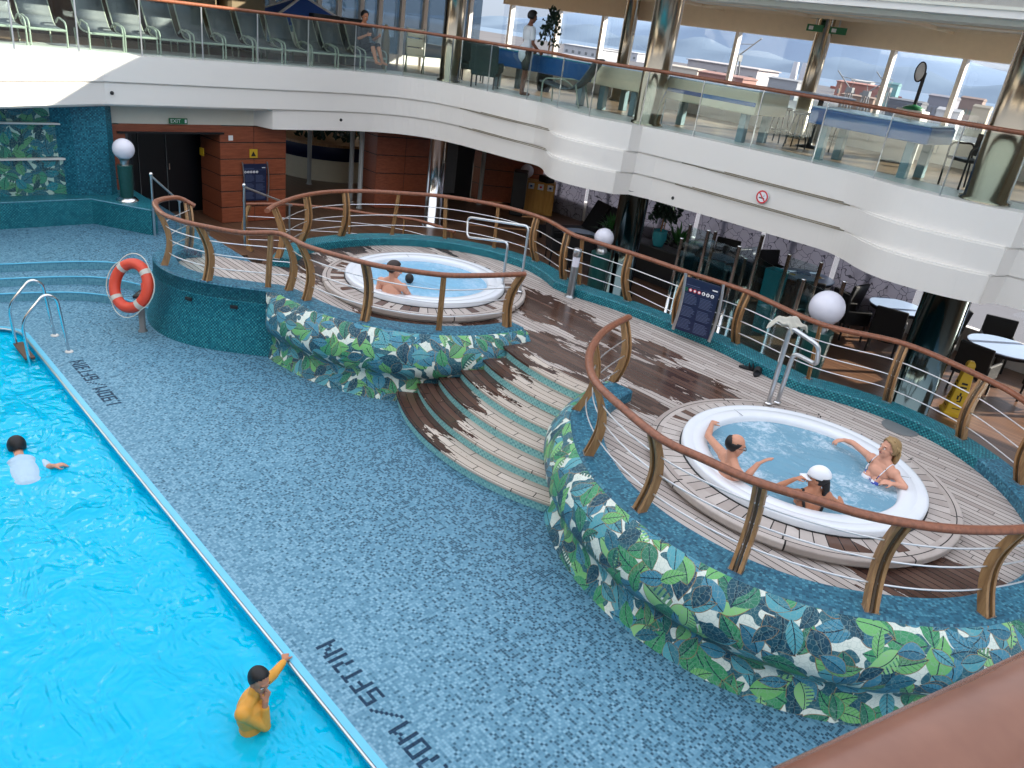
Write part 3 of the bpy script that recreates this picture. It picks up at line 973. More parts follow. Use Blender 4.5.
# balcony edge: path in plan
edge_left = [(-13.4, -3.0), (-15.72, 3.3), (-16.40, 5.15), (-16.45, 9.2)]
cornerp = sm2([(-16.45, 9.2), (-16.42, 10.6), (-16.15, 11.6), (-15.5, 12.25), (-14.7, 12.48)], 6)
straight1 = [(-13.0, 12.62)]
def bay(xc, y, d):
    return sm2([(xc + dx, y - d * f) for dx, f in ((-1.6, 0), (-1.35, .06), (-1.05, .28), (-.7, .64), (-.35, .90), (0, 1), (.4, .97), (.8, .84), (1.1, .66), (1.28, .56))], 4) + [(xc + 1.36, y - d * .12), (xc + 1.75, y)]
def edge_path(f=1.0):
    return edge_left + cornerp[1:] + straight1 + bay(-10.95, 12.75, .62 * f) + [(-7.5, 12.85)] + bay(-4.1, 12.88, .58 * f) + [(1.0, 12.9), (7.0, 12.9)]
edge = edge_path(.85)
edge2, edge3 = edge_path(1.08), edge_path(1.32)
seg0 = 0
def tier(mb, path, off, z0, z1, depth=1.5, mi=0, yback=13.75):
    p = offset2(path, off)
    q = offset2(path, off + depth)
    for i in range(len(p) - 1):
        a, b, c_, d = p[i], p[i + 1], q[i + 1], q[i]
        if yback and a[0] > -14.6 and a[1] > 11:
            c_, d = (b[0], yback), (a[0], yback)
        elif yback and b[0] > -14.6 and b[1] > 11:
            c_ = (b[0], yback)
        mb.add([(a[0], a[1], z0), (b[0], b[1], z0), (b[0], b[1], z1), (a[0], a[1], z1), (c_[0], c_[1], z1), (d[0], d[1], z1), (c_[0], c_[1], z0), (d[0], d[1], z0)],
               [(0, 1, 2, 3), (3, 2, 4, 5), (1, 0, 7, 6)], mi)
mb = MB()
tier(mb, edge, 0.0, 3.13, ZU + .01)
tier(mb, edge2, 0.055, 3.10, 3.13)
tier(mb, edge2, 0.035, 2.72, 3.10)
tier(mb, edge3, 0.09, 2.69, 2.72)
iS = next(i for i, p in enumerate(edge) if p[1] > 9.1 and p[0] < -16)
low = [(-17.9, 8.0), (-16.5, 8.55)] + edge3[iS:]
tier(mb, low, 0.07, 2.28, 2.69)
mb.prism([(-27, -6), (-13.6, -3), (-15.9, 3.3), (-16.6, 5.2), (-16.6, 9), (-17.6, 8.4), (-18.2, 8.2), (-27, 8.2)], 2.66, 2.70)
struct(mb, 'balcony_fascia', [M_white, M_slot])
mb = MB()
inn2 = [p for p in offset2(edge, 0.6) if p[0] < -14.9 or p[1] < 9] + [(-14.6, 13.5), (7, 13.5)]
slab = inn2 + [(7, 17.7), (-27, 17.7), (-27, -3)]
mb.prism(slab, 3.2, ZU)
struct(mb, 'floor_balcony', M_upfloor)
mb = MB()
inn3 = [p for p in offset2(edge[iS:], 1.0) if p[0] < -15.0] + [(-14.6, 13.6), (7, 13.6)]
mb.prism(inn3 + [(7, 17.7), (-27, 17.7), (-27, 8.0), (-17.6, 8.0)], 2.36, 2.40)
struct(mb, 'ceiling', M_soffit)
# dark slots between the tiers
mb = MB()
for (pa, pb, z) in (((398, 112), (576, 140), 3.11), ((464, 131), (576, 162), 2.70), ((670, 164), (867, 212), 3.11), ((670, 187), (862, 238), 2.70)):
    a, b = aty(pa[0], pa[1], 12.7), aty(pb[0], pb[1], 12.7)
    for q in range(2):
        yq = lambda x: (12.62 + (x + 13) / 5.5 * .23 if x < -12 else (12.63 if x < -9 else 12.85)) + .02
        mb.add([(a.x, yq(a.x) - .002 - .03, z - .012 + q * .028), (b.x, yq(b.x) - .032, z - .012 + q * .028), (b.x, yq(b.x) - .032, z + .006 + q * .028), (a.x, yq(a.x) - .032, z + .006 + q * .028)], [(0, 1, 2, 3)])
struct(mb, 'fascia_slots', M_slot)

# back walls of the bar deck
def boards(mb, a, b, z0, z1, rows, th=0.12, gap=0.022, mi=0, mg=1, cols=1):
    "panelled wall from plan point a to b, facing the right of a->b"
    a, b = Vector((a[0], a[1], 0)), Vector((b[0], b[1], 0))
    t = (b - a); Ln = t.length; t.normalize()
    nrm = Vector((t.y, -t.x, 0))
    ang = math.atan2(t.y, t.x)
    R = Matrix.Rotation(ang, 3, 'Z')
    c = (a + b) / 2 - nrm * (th / 2 + 0.012)
    mb.box((c.x, c.y, (z0 + z1) / 2), (Ln, th, z1 - z0), R, mg)
    h = (z1 - z0) / rows
    for r_ in range(rows):
        for k in range(cols):
            cc = a + t * (Ln * (k + .5) / cols) - nrm * 0.011
            mb.bbox((cc.x, cc.y, z0 + h * (r_ + .5)), (Ln / cols - gap * .6, 0.026, h - gap), 0.004, R, mi)
# entrance with the dark doorway
mb = MB()
XW = -17.05
boards(mb, (XW, 7.62), (XW, 9.2), ZB, 2.26, 6, cols=2)
boards(mb, (XW - .9, 7.56), (XW, 7.62), ZB, 2.26, 6)
boards(mb, (XW, 9.2), (XW - .8, 9.3), ZB, 2.26, 6)
boards(mb, (XW, 5.36), (XW, 5.66), ZB, 2.26, 2)
mb.box((XW - .1, 6.6, 2.19), (.2, 2.1, .16), mi=0)
struct(mb, 'wall_entrance', [M_panel, M_gap])
mb = MB()
mb.box((XW - .15, 7.6, 2.47), (.3, 4.6, .40))
struct(mb, 'bulkhead', [M_soffit])
mb = MB()
mb.box((XW - 1.25, 6.6, 1.2), (.06, 2.3, 2.3), mi=0)
mb.box((XW - .65, 5.75, 1.2), (1.2, .06, 2.3), mi=0)
for y in (6.02, 6.16, 6.3, 6.9):
    mb.box((XW - 1.2, y, 1.2), (.03, .012, 2.2), mi=1)
mb.box((XW - .6, 6.6, 2.1), (1.3, 2.2, .04), mi=0)
mb.box((XW - 1.19, 6.95, 1.15), (.03, .03, .14), mi=2)
struct(mb, 'door_1', [M_dark, M_grey, M_chrome])
# wooden piers further along
mb = MB()
boards(mb, (-18.3, 12.05), (-17.5, 12.05), ZB, 2.45, 5)
boards(mb, (-17.5, 12.05), (-17.1, 13.6), ZB, 2.45, 5, cols=2)
boards(mb, (-17.1, 13.6), (-18.3, 13.9), ZB, 2.45, 5)
struct(mb, 'wall_pier', [M_panel, M_gap])
mb = MB()
boards(mb, (-18.6, 15.9), (-17.6, 16.0), ZB, 2.45, 5)
boards(mb, (-17.6, 16.0), (-16.6, 17.5), ZB, 2.45, 5)
struct(mb, 'wall_bar', [M_panel, M_gap])
mb = MB()
mb.bbox((-18.0, 14.6, 1.25), (.08, 2.2, 2.3), .02, (0, 0, math.radians(-12)), 1)
mb.bbox((-17.95, 14.75, 1.25), (.06, .75, 1.9), .02, (0, 0, math.radians(-12)), 0)
for k in range(9): mb.box((-17.93, 13.95, .7 + .17 * k), (.05, .16, .05), (0, 0, math.radians(-12)), 0)
struct(mb, 'door_2', [M_grey, M_gap])
mb = MB()
mb.box((-26.9, 12, 1.2), (.2, 14, 2.6))
mb.box((-24, 17.75, .35), (7, .1, .6))
struct(mb, 'wall_back', [M_soffit])
# outer wall of the bar deck: sill, mullions, glass
mb = MB()
mb.box((-5, 17.62, .36), (26, .16, .55), mi=0)
mb.box((-5, 17.62, 2.36), (26, .2, .16), mi=0)
for i in range(14):
    mb.box((-17.6 + i * 1.9, 17.6, 1.35), (.07, .1, 2.1), mi=0)
struct(mb, 'window_1', [M_white])
struct(MB().box((-5, 17.66, 1.45), (26, .015, 1.7)), 'window_2', M_pane)

# ------------------------------------------------------------------ upper deck: windows, beam, ceiling, the deck above
mb = MB()
mb.box((-6.3, 17.6, ZU + .25), (26.0, .14, .5), mi=0)
for x in [-18.87, -16.9, -15.2, -13.1, -11.0, -9.0, -7.3, -5.88, -4.2, -2.5, -.6, 1.5]:
    mb.box((x, 17.55, 4.8), (.085, .16, 2.0), mi=0)
struct(mb, 'window_3', [M_white])
struct(MB().box((-6.3, 17.62, 4.8), (26, .012, 1.7)), 'window_4', M_pane)
mb = MB()
mb.box((-4.6, 17.5, 5.82), (28.8, .45, .5), mi=0)
struct(mb, 'beam', [M_trim])
mb = MB()
top_edge = [(-15.2, 12.3), (-9.0, 12.3), (-7.5, 12.25), (-5, 12.05), (-2.5, 11.95), (7, 11.9)]
mb.prism([(-16.7, 5.6), (-16.7, 12.0), (-15.2, 12.3)] + top_edge[1:] + [(7, 18.4), (-27, 18.4), (-27, 5.6)], 6.02, 6.4, mi=0)
for i in range(7):
    mb.box((-14 + i * 2.6, 15.2, 5.99), (.05, 5.0, .06), mi=1)
for i in range(3):
    mb.box((-5, 13.4 + 1.5 * i, 5.99), (22, .05, .05), mi=1)
struct(mb, 'ceiling_balcony', [M_soffit, M_trim])
mb = MB()
tier(mb, top_edge, 0.0, 5.93, 7.0, 0.5, 0, None)
tier(mb, top_edge, 0.28, 5.86, 5.95, 0.5, 1, None)
tier(mb, top_edge, -0.03, 6.02, 6.06, 0.3, 1, None)
struct(mb, 'fascia_above', [M_white, M_soffit])
mb = MB()
mb.box((-16.72, 7.9, 5.76), (.12, 5.4, 1.25))  # unseen panel added to keep the sun off the loungers
struct(mb, 'lounger_sun_block', [M_white])
# unseen box added above the picture only to block the sun
mb = MB()
mb.box((7.5, 15.2, 9.4), (14, 5.0, 6.0))
struct(mb, 'sun_block_box', [M_white])
# end of the balcony: glazed wall with white mullions
mb = MB()
for y in (10.35, 11.0, 11.65, 12.25, 12.95, 13.55, 14.3, 15.1, 16.0, 16.8):
    mb.box((-19.9, y, 4.9), (.10, .13, 2.6), mi=0)
mb.box((-19.95, 13.7, ZU + .12), (.12, 7.4, .25), mi=0)
struct(mb, 'window_5', [M_white])
struct(MB().box((-19.96, 13.6, 4.9), (.015, 7.4, 2.5)), 'window_6', M_dglass)
mb = MB()
mb.box((-20.1, 3.2, 4.8), (.2, 13.6, 2.4))
struct(mb, 'wall_balcony', [plain('dark_brown_wall', L(72, 54, 48), 0.5, vary=.3, scale=1.2)])

# the camera's own side of the pool court: balcony, windows and the deck above
mb = MB()
mb.prism([(-18, -4.6), (-4.5, -4.6), (-1.6, -1.6), (.15, -.25), (.7, 1.3), (3.0, 2.4), (14, 2.4), (14, -11), (-18, -11)], 3.2, ZU)
struct(mb, 'floor_near_balcony', M_upfloor)
mb = MB()
mb.prism([(-18, -6.4), (-2.5, -6.4), (1.0, -3.4), (14, -3.4), (14, -11), (-18, -11)], 6.05, 7.0)
struct(mb, 'deck_above_near', M_white)
mb = MB()
mb.box((-2, -10.6, 4.9), (32, .2, 2.6))
mb.box((-2, -10.6, 1.6), (32, .2, 3.4))
mb.box((13.9, -4.0, 4.9), (.2, 13, 2.6))
struct(mb, 'wall_near', plain('dark_tinted_wall', L(46, 52, 58), .2))
# ------------------------------------------------------------------ the harbour beyond
mb = MB()
mb.add([(-3000, 19, -18), (3000, 19, -18), (3000, 5000, -18), (-3000, 5000, -18)], [(0, 1, 2, 3)])
struct(mb, 'sea', plain('harbour_water', L(96, 116, 138), 0.5, spec=0.1))
mb = MB()
mb.prism([(-3500, 60), (300, 60), (100, 500), (-300, 1000), (-3500, 1500)], -18, -15.5)
struct(mb, 'quay', plain('quay_concrete', L(104, 104, 108), 0.9, spec=0.0, vary=.2, scale=.03))
rnd = random.Random(3)
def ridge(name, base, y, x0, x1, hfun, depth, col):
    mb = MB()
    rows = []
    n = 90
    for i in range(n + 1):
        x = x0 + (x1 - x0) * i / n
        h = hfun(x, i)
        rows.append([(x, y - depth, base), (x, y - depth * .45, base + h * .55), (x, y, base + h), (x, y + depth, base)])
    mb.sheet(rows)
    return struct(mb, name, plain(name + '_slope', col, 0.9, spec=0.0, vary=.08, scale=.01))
ridge('hills', -18, 3300, -4200, 900, lambda x, i: max(2, 210 * math.exp(-((x + 1700) / 620) ** 2) + 110 * math.exp(-((x + 2900) / 700) ** 2) + 60 * math.exp(-((x + 700) / 480) ** 2) + 10 * math.sin(x * .008) + 8), 500, L(120, 138, 160))  # distance haze is mixed into both ridge colours
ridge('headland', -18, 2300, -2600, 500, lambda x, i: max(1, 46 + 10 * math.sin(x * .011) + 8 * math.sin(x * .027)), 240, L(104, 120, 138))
# ------------------------------------------------------------------ whirlpools
def hot_tub(c, label, water=None):
    t = thing('hot_tub', label, 'hot tub', (c.x, c.y, ZD), 0, None)
    mb = MB()
    mb.lathe((0, 0, 0), [(1.30, .112), (1.57, .112)], 96)
    mb.lathe((0, 0, 0), [(1.30, .09), (1.30, .112)], 96)
    mb.build('surround_boards', M_ring, t, world=False)
    mb = MB()
    mb.lathe((0, 0, 0), [(1.57, .113), (1.68, .113), (1.695, .107), (1.70, .097), (1.70, .045), (1.69, .04), (1.65, .035), (1.65, 0.0)], 96, sm=False)
    mb.build('surround_border', M_rim, t, world=False)
    mb = MB()
    mb.lathe((0, 0, 0), [(1.352, .113), (1.352, .120), (1.33, .120)], 96, sm=False)
    mb.build('sealant_joint', M_gap, t, world=False)
    mb = MB()
    mb.lathe((0, 0, 0), [(1.335, .11), (1.338, .185), (1.325, .203), (1.30, .208), (1.222, .206), (1.214, .201), (1.206, .206), (1.07, .20), (1.05, .185), (1.04, .15), (1.03, .10), (1.0, -.1), (.97, -.16), (.62, -.17), (.58, -.22), (.55, -.66), (0, -.68)], 96)
    for k in range(3):
        a = math.radians(40 + 120 * k)
        mb.box((math.cos(a) * 1.13, math.sin(a) * 1.13, .2045), (.17, .008, .002), (0, 0, a), 1)
    sh = mb.build('shell', [M_gel, M_grey], t, world=False)
    mb = MB()
    n, m = 64, 26
    rows = []
    for i in range(n + 1):
        a = 2 * PI * i / n
        rows.append([(math.cos(a) * 1.035 * k / m, math.sin(a) * 1.035 * k / m, .125 + (.014 * math.sin(7 * math.cos(a) * k / m + 3) * math.cos(6.3 * math.sin(a) * k / m) + .006 * math.sin(23 * math.cos(a + 1) * k / m) * math.sin(19 * math.sin(a) * k / m)) * (1 if k < m else .3)) for k in range(m + 1)])
    mb.sheet(rows[::-1])
    mb.build('water', water or M_tub, t, world=False)
    return t
tubR = hot_tub(TUB_R, 'round white hot tub with three bathers in it, nearer the camera, on the right lobe')
tubL = hot_tub(TUB_L, 'round white hot tub with two dark-haired bathers, farther away on the left lobe', M_tub2)

# ------------------------------------------------------------------ railings
def bowed_post(t, p, inw, z0, h, bow=0.115, wdt=0.09, lean=Vector((0, 0, 0))):
    inw = Vector((inw[0], inw[1], 0)).normalized()
    tan = Vector((-inw.y, inw.x, 0))
    mb = MB()
    n = 12
    for side, mi in ((-.040, 0), (.040, 0), (0, 1)):
        th = 0.031 if mi == 0 else 0.022
        wd = wdt if mi == 0 else wdt * .62
        rows = []
        for i in range(n + 1):
            s = i / n
            c = Vector((p[0], p[1], z0 + h * s)) + inw * (bow * math.sin(PI * s)) + lean * s + tan * side
            w_ = wd * (1.05 - .25 * s)
            rows.append([c - inw * w_ / 2 - tan * th / 2, c + inw * w_ / 2 - tan * th / 2, c + inw * w_ / 2 + tan * th / 2, c - inw * w_ / 2 + tan * th / 2, c - inw * w_ / 2 - tan * th / 2])
        mb.sheet(rows, mi, sm=False)
        mb.add(rows[0][:4], [(0, 1, 2, 3)], mi); mb.add(rows[-1][:4], [(3, 2, 1, 0)], mi)
    a = math.atan2(inw.y, inw.x)
    mb.box((p[0], p[1], z0 + .006), (wdt * 1.25, .13, .012), (0, 0, a), 2)
    return mb.build('post', [M_post, M_postd, M_chrome], t)
def slim_post(t, p, inw, z0, h, lean=Vector((0, 0, 0))):
    mb = MB()
    a = math.atan2(inw[1], inw[0])
    for s in (-.016, .016):
        d = Vector((-math.sin(a), math.cos(a), 0)) * s
        b0 = Vector((p[0], p[1], z0)) + d
        mb.tube([b0, b0 + lean + Vector((0, 0, h))], .02, 4, rad=[(.032, .016), (.030, .015)])
    mb.box((p[0], p[1], z0 + .005), (.09, .09, .01), (0, 0, a), 1)
    return mb.build('post', [M_post, M_chrome], t)

def railing(label, posts, top, z0=ZK, h=0.84, inw=None, group=None, cable_ext=(0, 0), hr=0.043, topz=None):
    "posts: (x, y, inward dir, kind)"
    c = posts[len(posts) // 2]
    t = thing('railing', label, 'railing', (c[0], c[1], z0), 0, group)
    pth = smooth(top, 8)
    leans = []
    for x, y, d, kind in posts:
        # the head of every post meets the rail
        q = min(pth, key=lambda v: (v.x - x) ** 2 + (v.y - y) ** 2)
        ln = Vector((q.x - x, q.y - y, 0))
        if ln.length > .3: ln = ln.normalized() * .3
        leans.append(ln)
        if kind == 's': slim_post(t, (x, y), d, z0, min(h, q.z - z0 - .02), ln)
        else: bowed_post(t, (x, y), d, z0, min(h, q.z - z0 - .02), lean=ln)
    MB().tube(pth, hr, 12, rad=[(hr * 1.1, hr * .85)] * len(pth)).build('handrail', M_rail, t)
    for k in range(3):
        s = (.25, .50, .75)[k]
        pts = []
        for (x, y, d, kind), ln in zip(posts, leans):
            d = Vector((d[0], d[1], 0)).normalized()
            pts.append(Vector((x, y, z0 + h * s)) + d * (0.115 * math.sin(PI * s) if kind == 'b' else 0.03) + ln * s)
        MB().tube(smooth(pts, 8), .0085, 6).build('cable', M_cable, t)
    return t
def toward(c):
    return lambda x, y: (c.x - x, c.y - y)
def P_(px, lst):
    pass
# right lobe, nearest
pp = [(613, 381), (577, 409), (588, 454), (639, 510), (736, 569.6), (870, 610), (986, 614.7)]
posts = []
for q in pp:
    p = at(q[0], q[1], ZK)
    posts.append((p.x, p.y, (CT_R.x - p.x, CT_R.y - p.y), 'b'))
posts[1] = (posts[1][0], posts[1][1], posts[1][2], 'b')
for a in (8, 38):
    r = 2.46 if a == 8 else 2.66
    posts.append((CT_R.x + r * math.cos(math.radians(a)), CT_R.y + r * math.sin(math.radians(a)), (-math.cos(math.radians(a)), -math.sin(math.radians(a))), 'b'))
tp = [at(q[0], q[1], 1.885) for q in ((629, 317), (607, 329), (594.5, 343), (589, 360), (595, 381), (617, 403), (660, 438), (704, 459), (754, 481), (816, 500), (866, 515), (926, 526), (973, 530), (1024, 529))]
tp += [Vector((CT_R.x + 2.44 * math.cos(a), CT_R.y + 2.44 * math.sin(a), 1.885)) for a in (math.radians(-2), math.radians(14))] + [Vector((CT_R.x + 2.68 * math.cos(math.radians(40)), CT_R.y + 2.68 * math.sin(math.radians(40)), 1.885))]
railing('curved wooden railing on bowed posts in front of the nearer hot tub', posts, tp)
# left lobe and drum
pp = [((164.4, 265), 'b'), ((207, 280.6), 'b'), ((268, 287), 's'), ((288.4, 290), 'b'), ((306, 300), 'b'), ((364.5, 320.8), 'b'), ((438.7, 330), 's'), ((507, 326.6), 'b')]
posts = []
first = at(183, 232, ZK)
posts.append((-12.62, 5.05, (1, -.1), 'b'))
for q, kd in pp:
    p = at(q[0], q[1], ZK)
    c = CT_L if q[0] > 280 else Vector((-11.3, 5.9))
    posts.append((p.x, p.y, (c.x - p.x, c.y - p.y), kd))
tp = [Vector((-12.66, 5.2, 1.70)), Vector((-12.72, 4.95, 1.83))] + [at(q[0], q[1], 1.885) for q in ((156, 202), (161.5, 213), (180, 220.5), (202.5, 226), (241.5, 232.7), (279.6, 233.7), (310, 247.4), (365.6, 263), (398, 269), (444, 275), (485, 275.5), (525, 274))]
railL = railing('curved wooden railing running from the blue mosaic drum along the farther tub front', posts, tp)
mb = MB()
a, b = at(187, 268, ZK), at(205, 276, ZK)
a, b = Vector((-11.72, 4.47, 1.08)), Vector((-11.03, 4.68, 1.08))
ang = math.atan2(b.y - a.y, b.x - a.x)
cc = (a + b) / 2
mb.bbox((cc.x, cc.y + .05, 1.42), ((b - a).length, .012, .72), .004, (0, 0, ang))
mb.build('glass_infill', M_glass, railL)
# the long railing at the back
bp = [((278, 258), 'b'), ((301, 241.7), 'b'), ((341, 236), 'b'), ((392, 234.7), 's'), ((444.7, 238.4), 's'), ((494, 247.8), 's'), ((536, 261), 'b'), ((563.4, 279), 'b'), ((579, 284.5), 's'), ((628, 300.5), 'b'), ((676, 325), 'b'), ((735.6, 343), 'b'), ((808, 378.6), 's'), ((887, 401), 'b'), ((961, 438), 'b'), ((1020, 483), 'b')]
posts = []
for q, kd in bp:
    p = at(q[0], q[1], ZK)
    if p.x < -8.7: d = (CT_L.x - p.x, CT_L.y - p.y)
    elif p.x < -4.0: d = (0, -1)
    else: d = (CT_R.x - p.x, CT_R.y - p.y)
    if 560 < q[0] < 582: d = (.35, -1)
    posts.append((p.x, p.y, d, kd))
posts = posts[:1] + posts[1:]
tp = [at(q[0], q[1], 1.885) for q in ((267, 211), (275.6, 205), (297.5, 197), (322.5, 192.5), (354, 191), (393, 192.5), (446, 196.6), (498.6, 205.6), (542, 218), (571, 233.5), (586, 239), (637, 255), (689, 272.7), (747.7, 292), (821, 324), (905, 344), (985, 378.6), (1023, 399.7))] + [Vector((-.95, 9.6, 1.885))]
railing('long wooden railing along the back kerb between spa deck and bar', posts, tp)
# railing beside the stair to the bar
tp = [at(q[0], q[1], 1.05) for q in ((246, 204), (290, 204.5), (338, 209), (369, 213.6), (416, 220), (455, 232))]
posts = []
for q in ((250, 206), (351, 211), (405, 219), (452, 231)):
    p = at(q[0], q[1], 1.05)
    posts.append((p.x, p.y, (-.7, -.7), 's' if q[0] > 300 else 'b'))
railing('low wooden railing behind the farther tub, seen between its rail wires', posts, tp, z0=ZB, h=0.93, hr=.036)

# ------------------------------------------------------------------ tubular grab rails, pool ladder
def flange(mb, p, r=.05):
    mb.lathe((p[0], p[1], p[2]), [(r, 0), (r, .012), (r * .6, .02), (.0, .02)], 16)
g = thing('grab_rail', 'looped chrome grab rail standing at the edge of the farther hot tub', 'grab rail', (-8.75, 9.0, ZD))
def gloop(t, base, topfar, name='tube', z0=ZD):
    pass
def bend(pts, r=0.09, n=6):
    "polyline with rounded corners"
    pts = [Vector(p) for p in pts]
    out = [pts[0]]
    for i in range(1, len(pts) - 1):
        a, b, c = pts[i - 1], pts[i], pts[i + 1]
        d1, d2 = (a - b), (c - b)
        rr = min(r, d1.length * .48, d2.length * .48)
        p, q = b + d1.normalized() * rr, b + d2.normalized() * rr
        for k in range(n + 1):
            s = k / n
            out.append(p * (1 - s) ** 2 + b * 2 * s * (1 - s) + q * s * s)
    out.append(pts[-1])
    return out
# two uprights joined by a loop that reaches over the water
A1, A2 = at(518, 294, 1.0), at(511, 278, 1.0)
u1 = Vector((-8.72, 9.03, 1.0)); u2 = Vector((-8.98, 8.86, 1.0))
far = Vector((-9.98, 8.98, 0))
t1, t2 = aty(525, 226, u1.y), aty(512, 243, u2.y)
fa, fb = aty(468, 217, 8.95), aty(467, 237, 8.88)
mb = MB()
mb.tube(bend([u1, Vector((u1.x, u1.y, t1.z + .02)), fa, fb, Vector((u2.x, u2.y, t2.z - .01)), u2], .10), .021, 10)
mb.build('tube', M_steel, g)
for q in (u1, u2):
    mb = MB(); flange(mb, q + Vector((0, 0, .012))); mb.build('base_flange', M_chrome, g)
g = thing('grab_rail', 'looped chrome grab rail with a towel over it by the nearer hot tub', 'grab rail', (-4.0, 9.1, ZD))
u1 = at(768, 404, 1.0); u2 = at(777, 403, 1.0)
t1, t2 = Vector((u1.x, u1.y, aty(788, 326, u1.y).z)), Vector((u2.x + .02, u2.y, aty(789, 351, u2.y).z))
e1, e2 = aty(819, 346, u1.y - .06), aty(817, 365, u2.y - .02)
mb = MB()
mb.tube(bend([u1, t1, e1, e2, t2, u2], .085), .03, 10)
mb.build('tube', M_steel, g)
for q in (u1, u2):
    mb = MB(); flange(mb, q + Vector((0, 0, .012))); mb.build('base_flange', M_chrome, g)
# towel
mb = MB()
tw = t1 + Vector((0, 0, .01))
rows = []
for i in range(13):
    s = i / 12 - .5
    row = []
    for k in range(13):
        v = k / 12 - .5
        x = s * .38 + .02 * math.sin(9 * v)
        y = v * .30
        z = .11 - .30 * max(0, abs(s) - .15) ** 1.1 - .30 * max(0, abs(v) - .2) + .022 * math.sin(14 * s + 5 * v) + .014 * math.sin(23 * v - 4 * s)
        row.append(tw + Vector((x * .80 + y * .45 - .04, y * .72 + x * .40, z)))
    rows.append(row)
mb.sheet(rows)
o = mb.build('towel', M_towel)
md = o.modifiers.new('t', 'SOLIDIFY'); md.thickness = .022; md.offset = -1
md = o.modifiers.new('s', 'SUBSURF'); md.levels = 1; md.render_levels = 1
set_origin(o, tw)
tag(o, 'crumpled white towel draped over the top of a chrome grab rail', 'towel')

# pool ladder
g = thing('pool_ladder', 'chrome pool ladder with two arched handrails and dark treads at the pool corner', 'pool ladder', (-11.8, 2.6, 0))
for x in (-12.15, -11.48):
    mb = MB()
    mb.tube(bend([(x, 2.81, 0.0), (x, 2.78, .80), (x, 2.62, .93), (x, 2.46, .86), (x, 2.40, .62), (x - .03, 2.30, -.9)] if 0 else [(x, 2.81, 0), (x + .02, 2.73, .84), (x + .03, 2.58, .92), (x + .02, 2.27, .56), (x + .02, 2.34, -1.0)], .14), .022, 10)
    mb.build('handrail', M_chrome, g)
    mb = MB(); flange(mb, (x, 2.81, .002), .055); mb.build('base_flange', M_white, g)
for k in range(3):
    z = .0 - .24 * k
    MB().bbox((-11.86, 2.33, z - .04), (.62, .13, .035), .01).build('tread', plain('ladder_tread', L(84, 64, 50), .5), g)

# bollard lamp
p = at(570, 297, ZD)
g = thing('bollard_light', 'short steel bollard with white lens by the back kerb', 'bollard light', (p.x, p.y, ZD))
mb = MB(); mb.lathe((0, 0, 0), [(.10, 0), (.10, .012), (.075, .03), (.068, .05), (.068, .56)], 24); mb.build('body', metal('dark_steel', (.36, .38, .40), .3), g, world=False)
mb = MB(); mb.lathe((0, 0, 0), [(.064, .56), (.064, .74)], 24); mb.build('lens', M_globe, g, world=False)
mb = MB(); mb.lathe((0, 0, 0), [(.064, .74), (.072, .74), (.072, .86), (.066, .872), (0, .875)], 24); mb.build('cap', M_steel, g, world=False)

# sandals on the deck
mb = MB()
p = at(752, 372, ZD)
for dx, dy, a in ((-.10, .03, .5), (.09, -.02, 1.9)):
    R = Euler((0, 0, a)).to_matrix()
    sole = [R @ Vector((.14 * math.cos(t) * (1 if math.cos(t) > 0 else .92), .05 * math.sin(t) * (1 + .18 * math.cos(t)), 0)) + Vector((p.x + dx, p.y + dy, 0)) for t in [2 * PI * i / 20 for i in range(20)]]
    m2 = MB()
    m2.prism([(q.x, q.y) for q in sole], ZD + .004, ZD + .032)
    g = m2.build('sandal', M_sole)
    set_origin(g, (p.x + dx, p.y + dy, ZD))
    tag(g, 'black sandal lying on the planks by the back kerb, ' + ('left one of the pair' if dx < 0 else 'right one of the pair'), 'sandal', 'pair of sandals on the deck')
    m2 = MB()
    for s in (.02, .075):
        m2.tube([R @ Vector((s, -.048, .02)) + Vector((p.x + dx, p.y + dy, ZD)), R @ Vector((s - .005, -.03, .075)) + Vector((p.x + dx, p.y + dy, ZD)), R @ Vector((s - .01, .0, .09)) + Vector((p.x + dx, p.y + dy, ZD)), R @ Vector((s - .005, .03, .075)) + Vector((p.x + dx, p.y + dy, ZD)), R @ Vector((s, .048, .02)) + Vector((p.x + dx, p.y + dy, ZD))], .02, 8, rad=[(.028, .008)] * 5)
    m2.build('strap', M_black, g)
# drain cover
p = at(900, 428, ZD)
mb = MB(); mb.lathe((p.x, p.y, ZD), [(.235, .0), (.235, .008), (.21, .014), (0, .016)], 32, sm=False)
o = mb.build('deck_cover', M_grey); set_origin(o, (p.x, p.y, ZD))
tag(o, 'round dark cover plate set in the planks behind the nearer tub', 'deck cover')

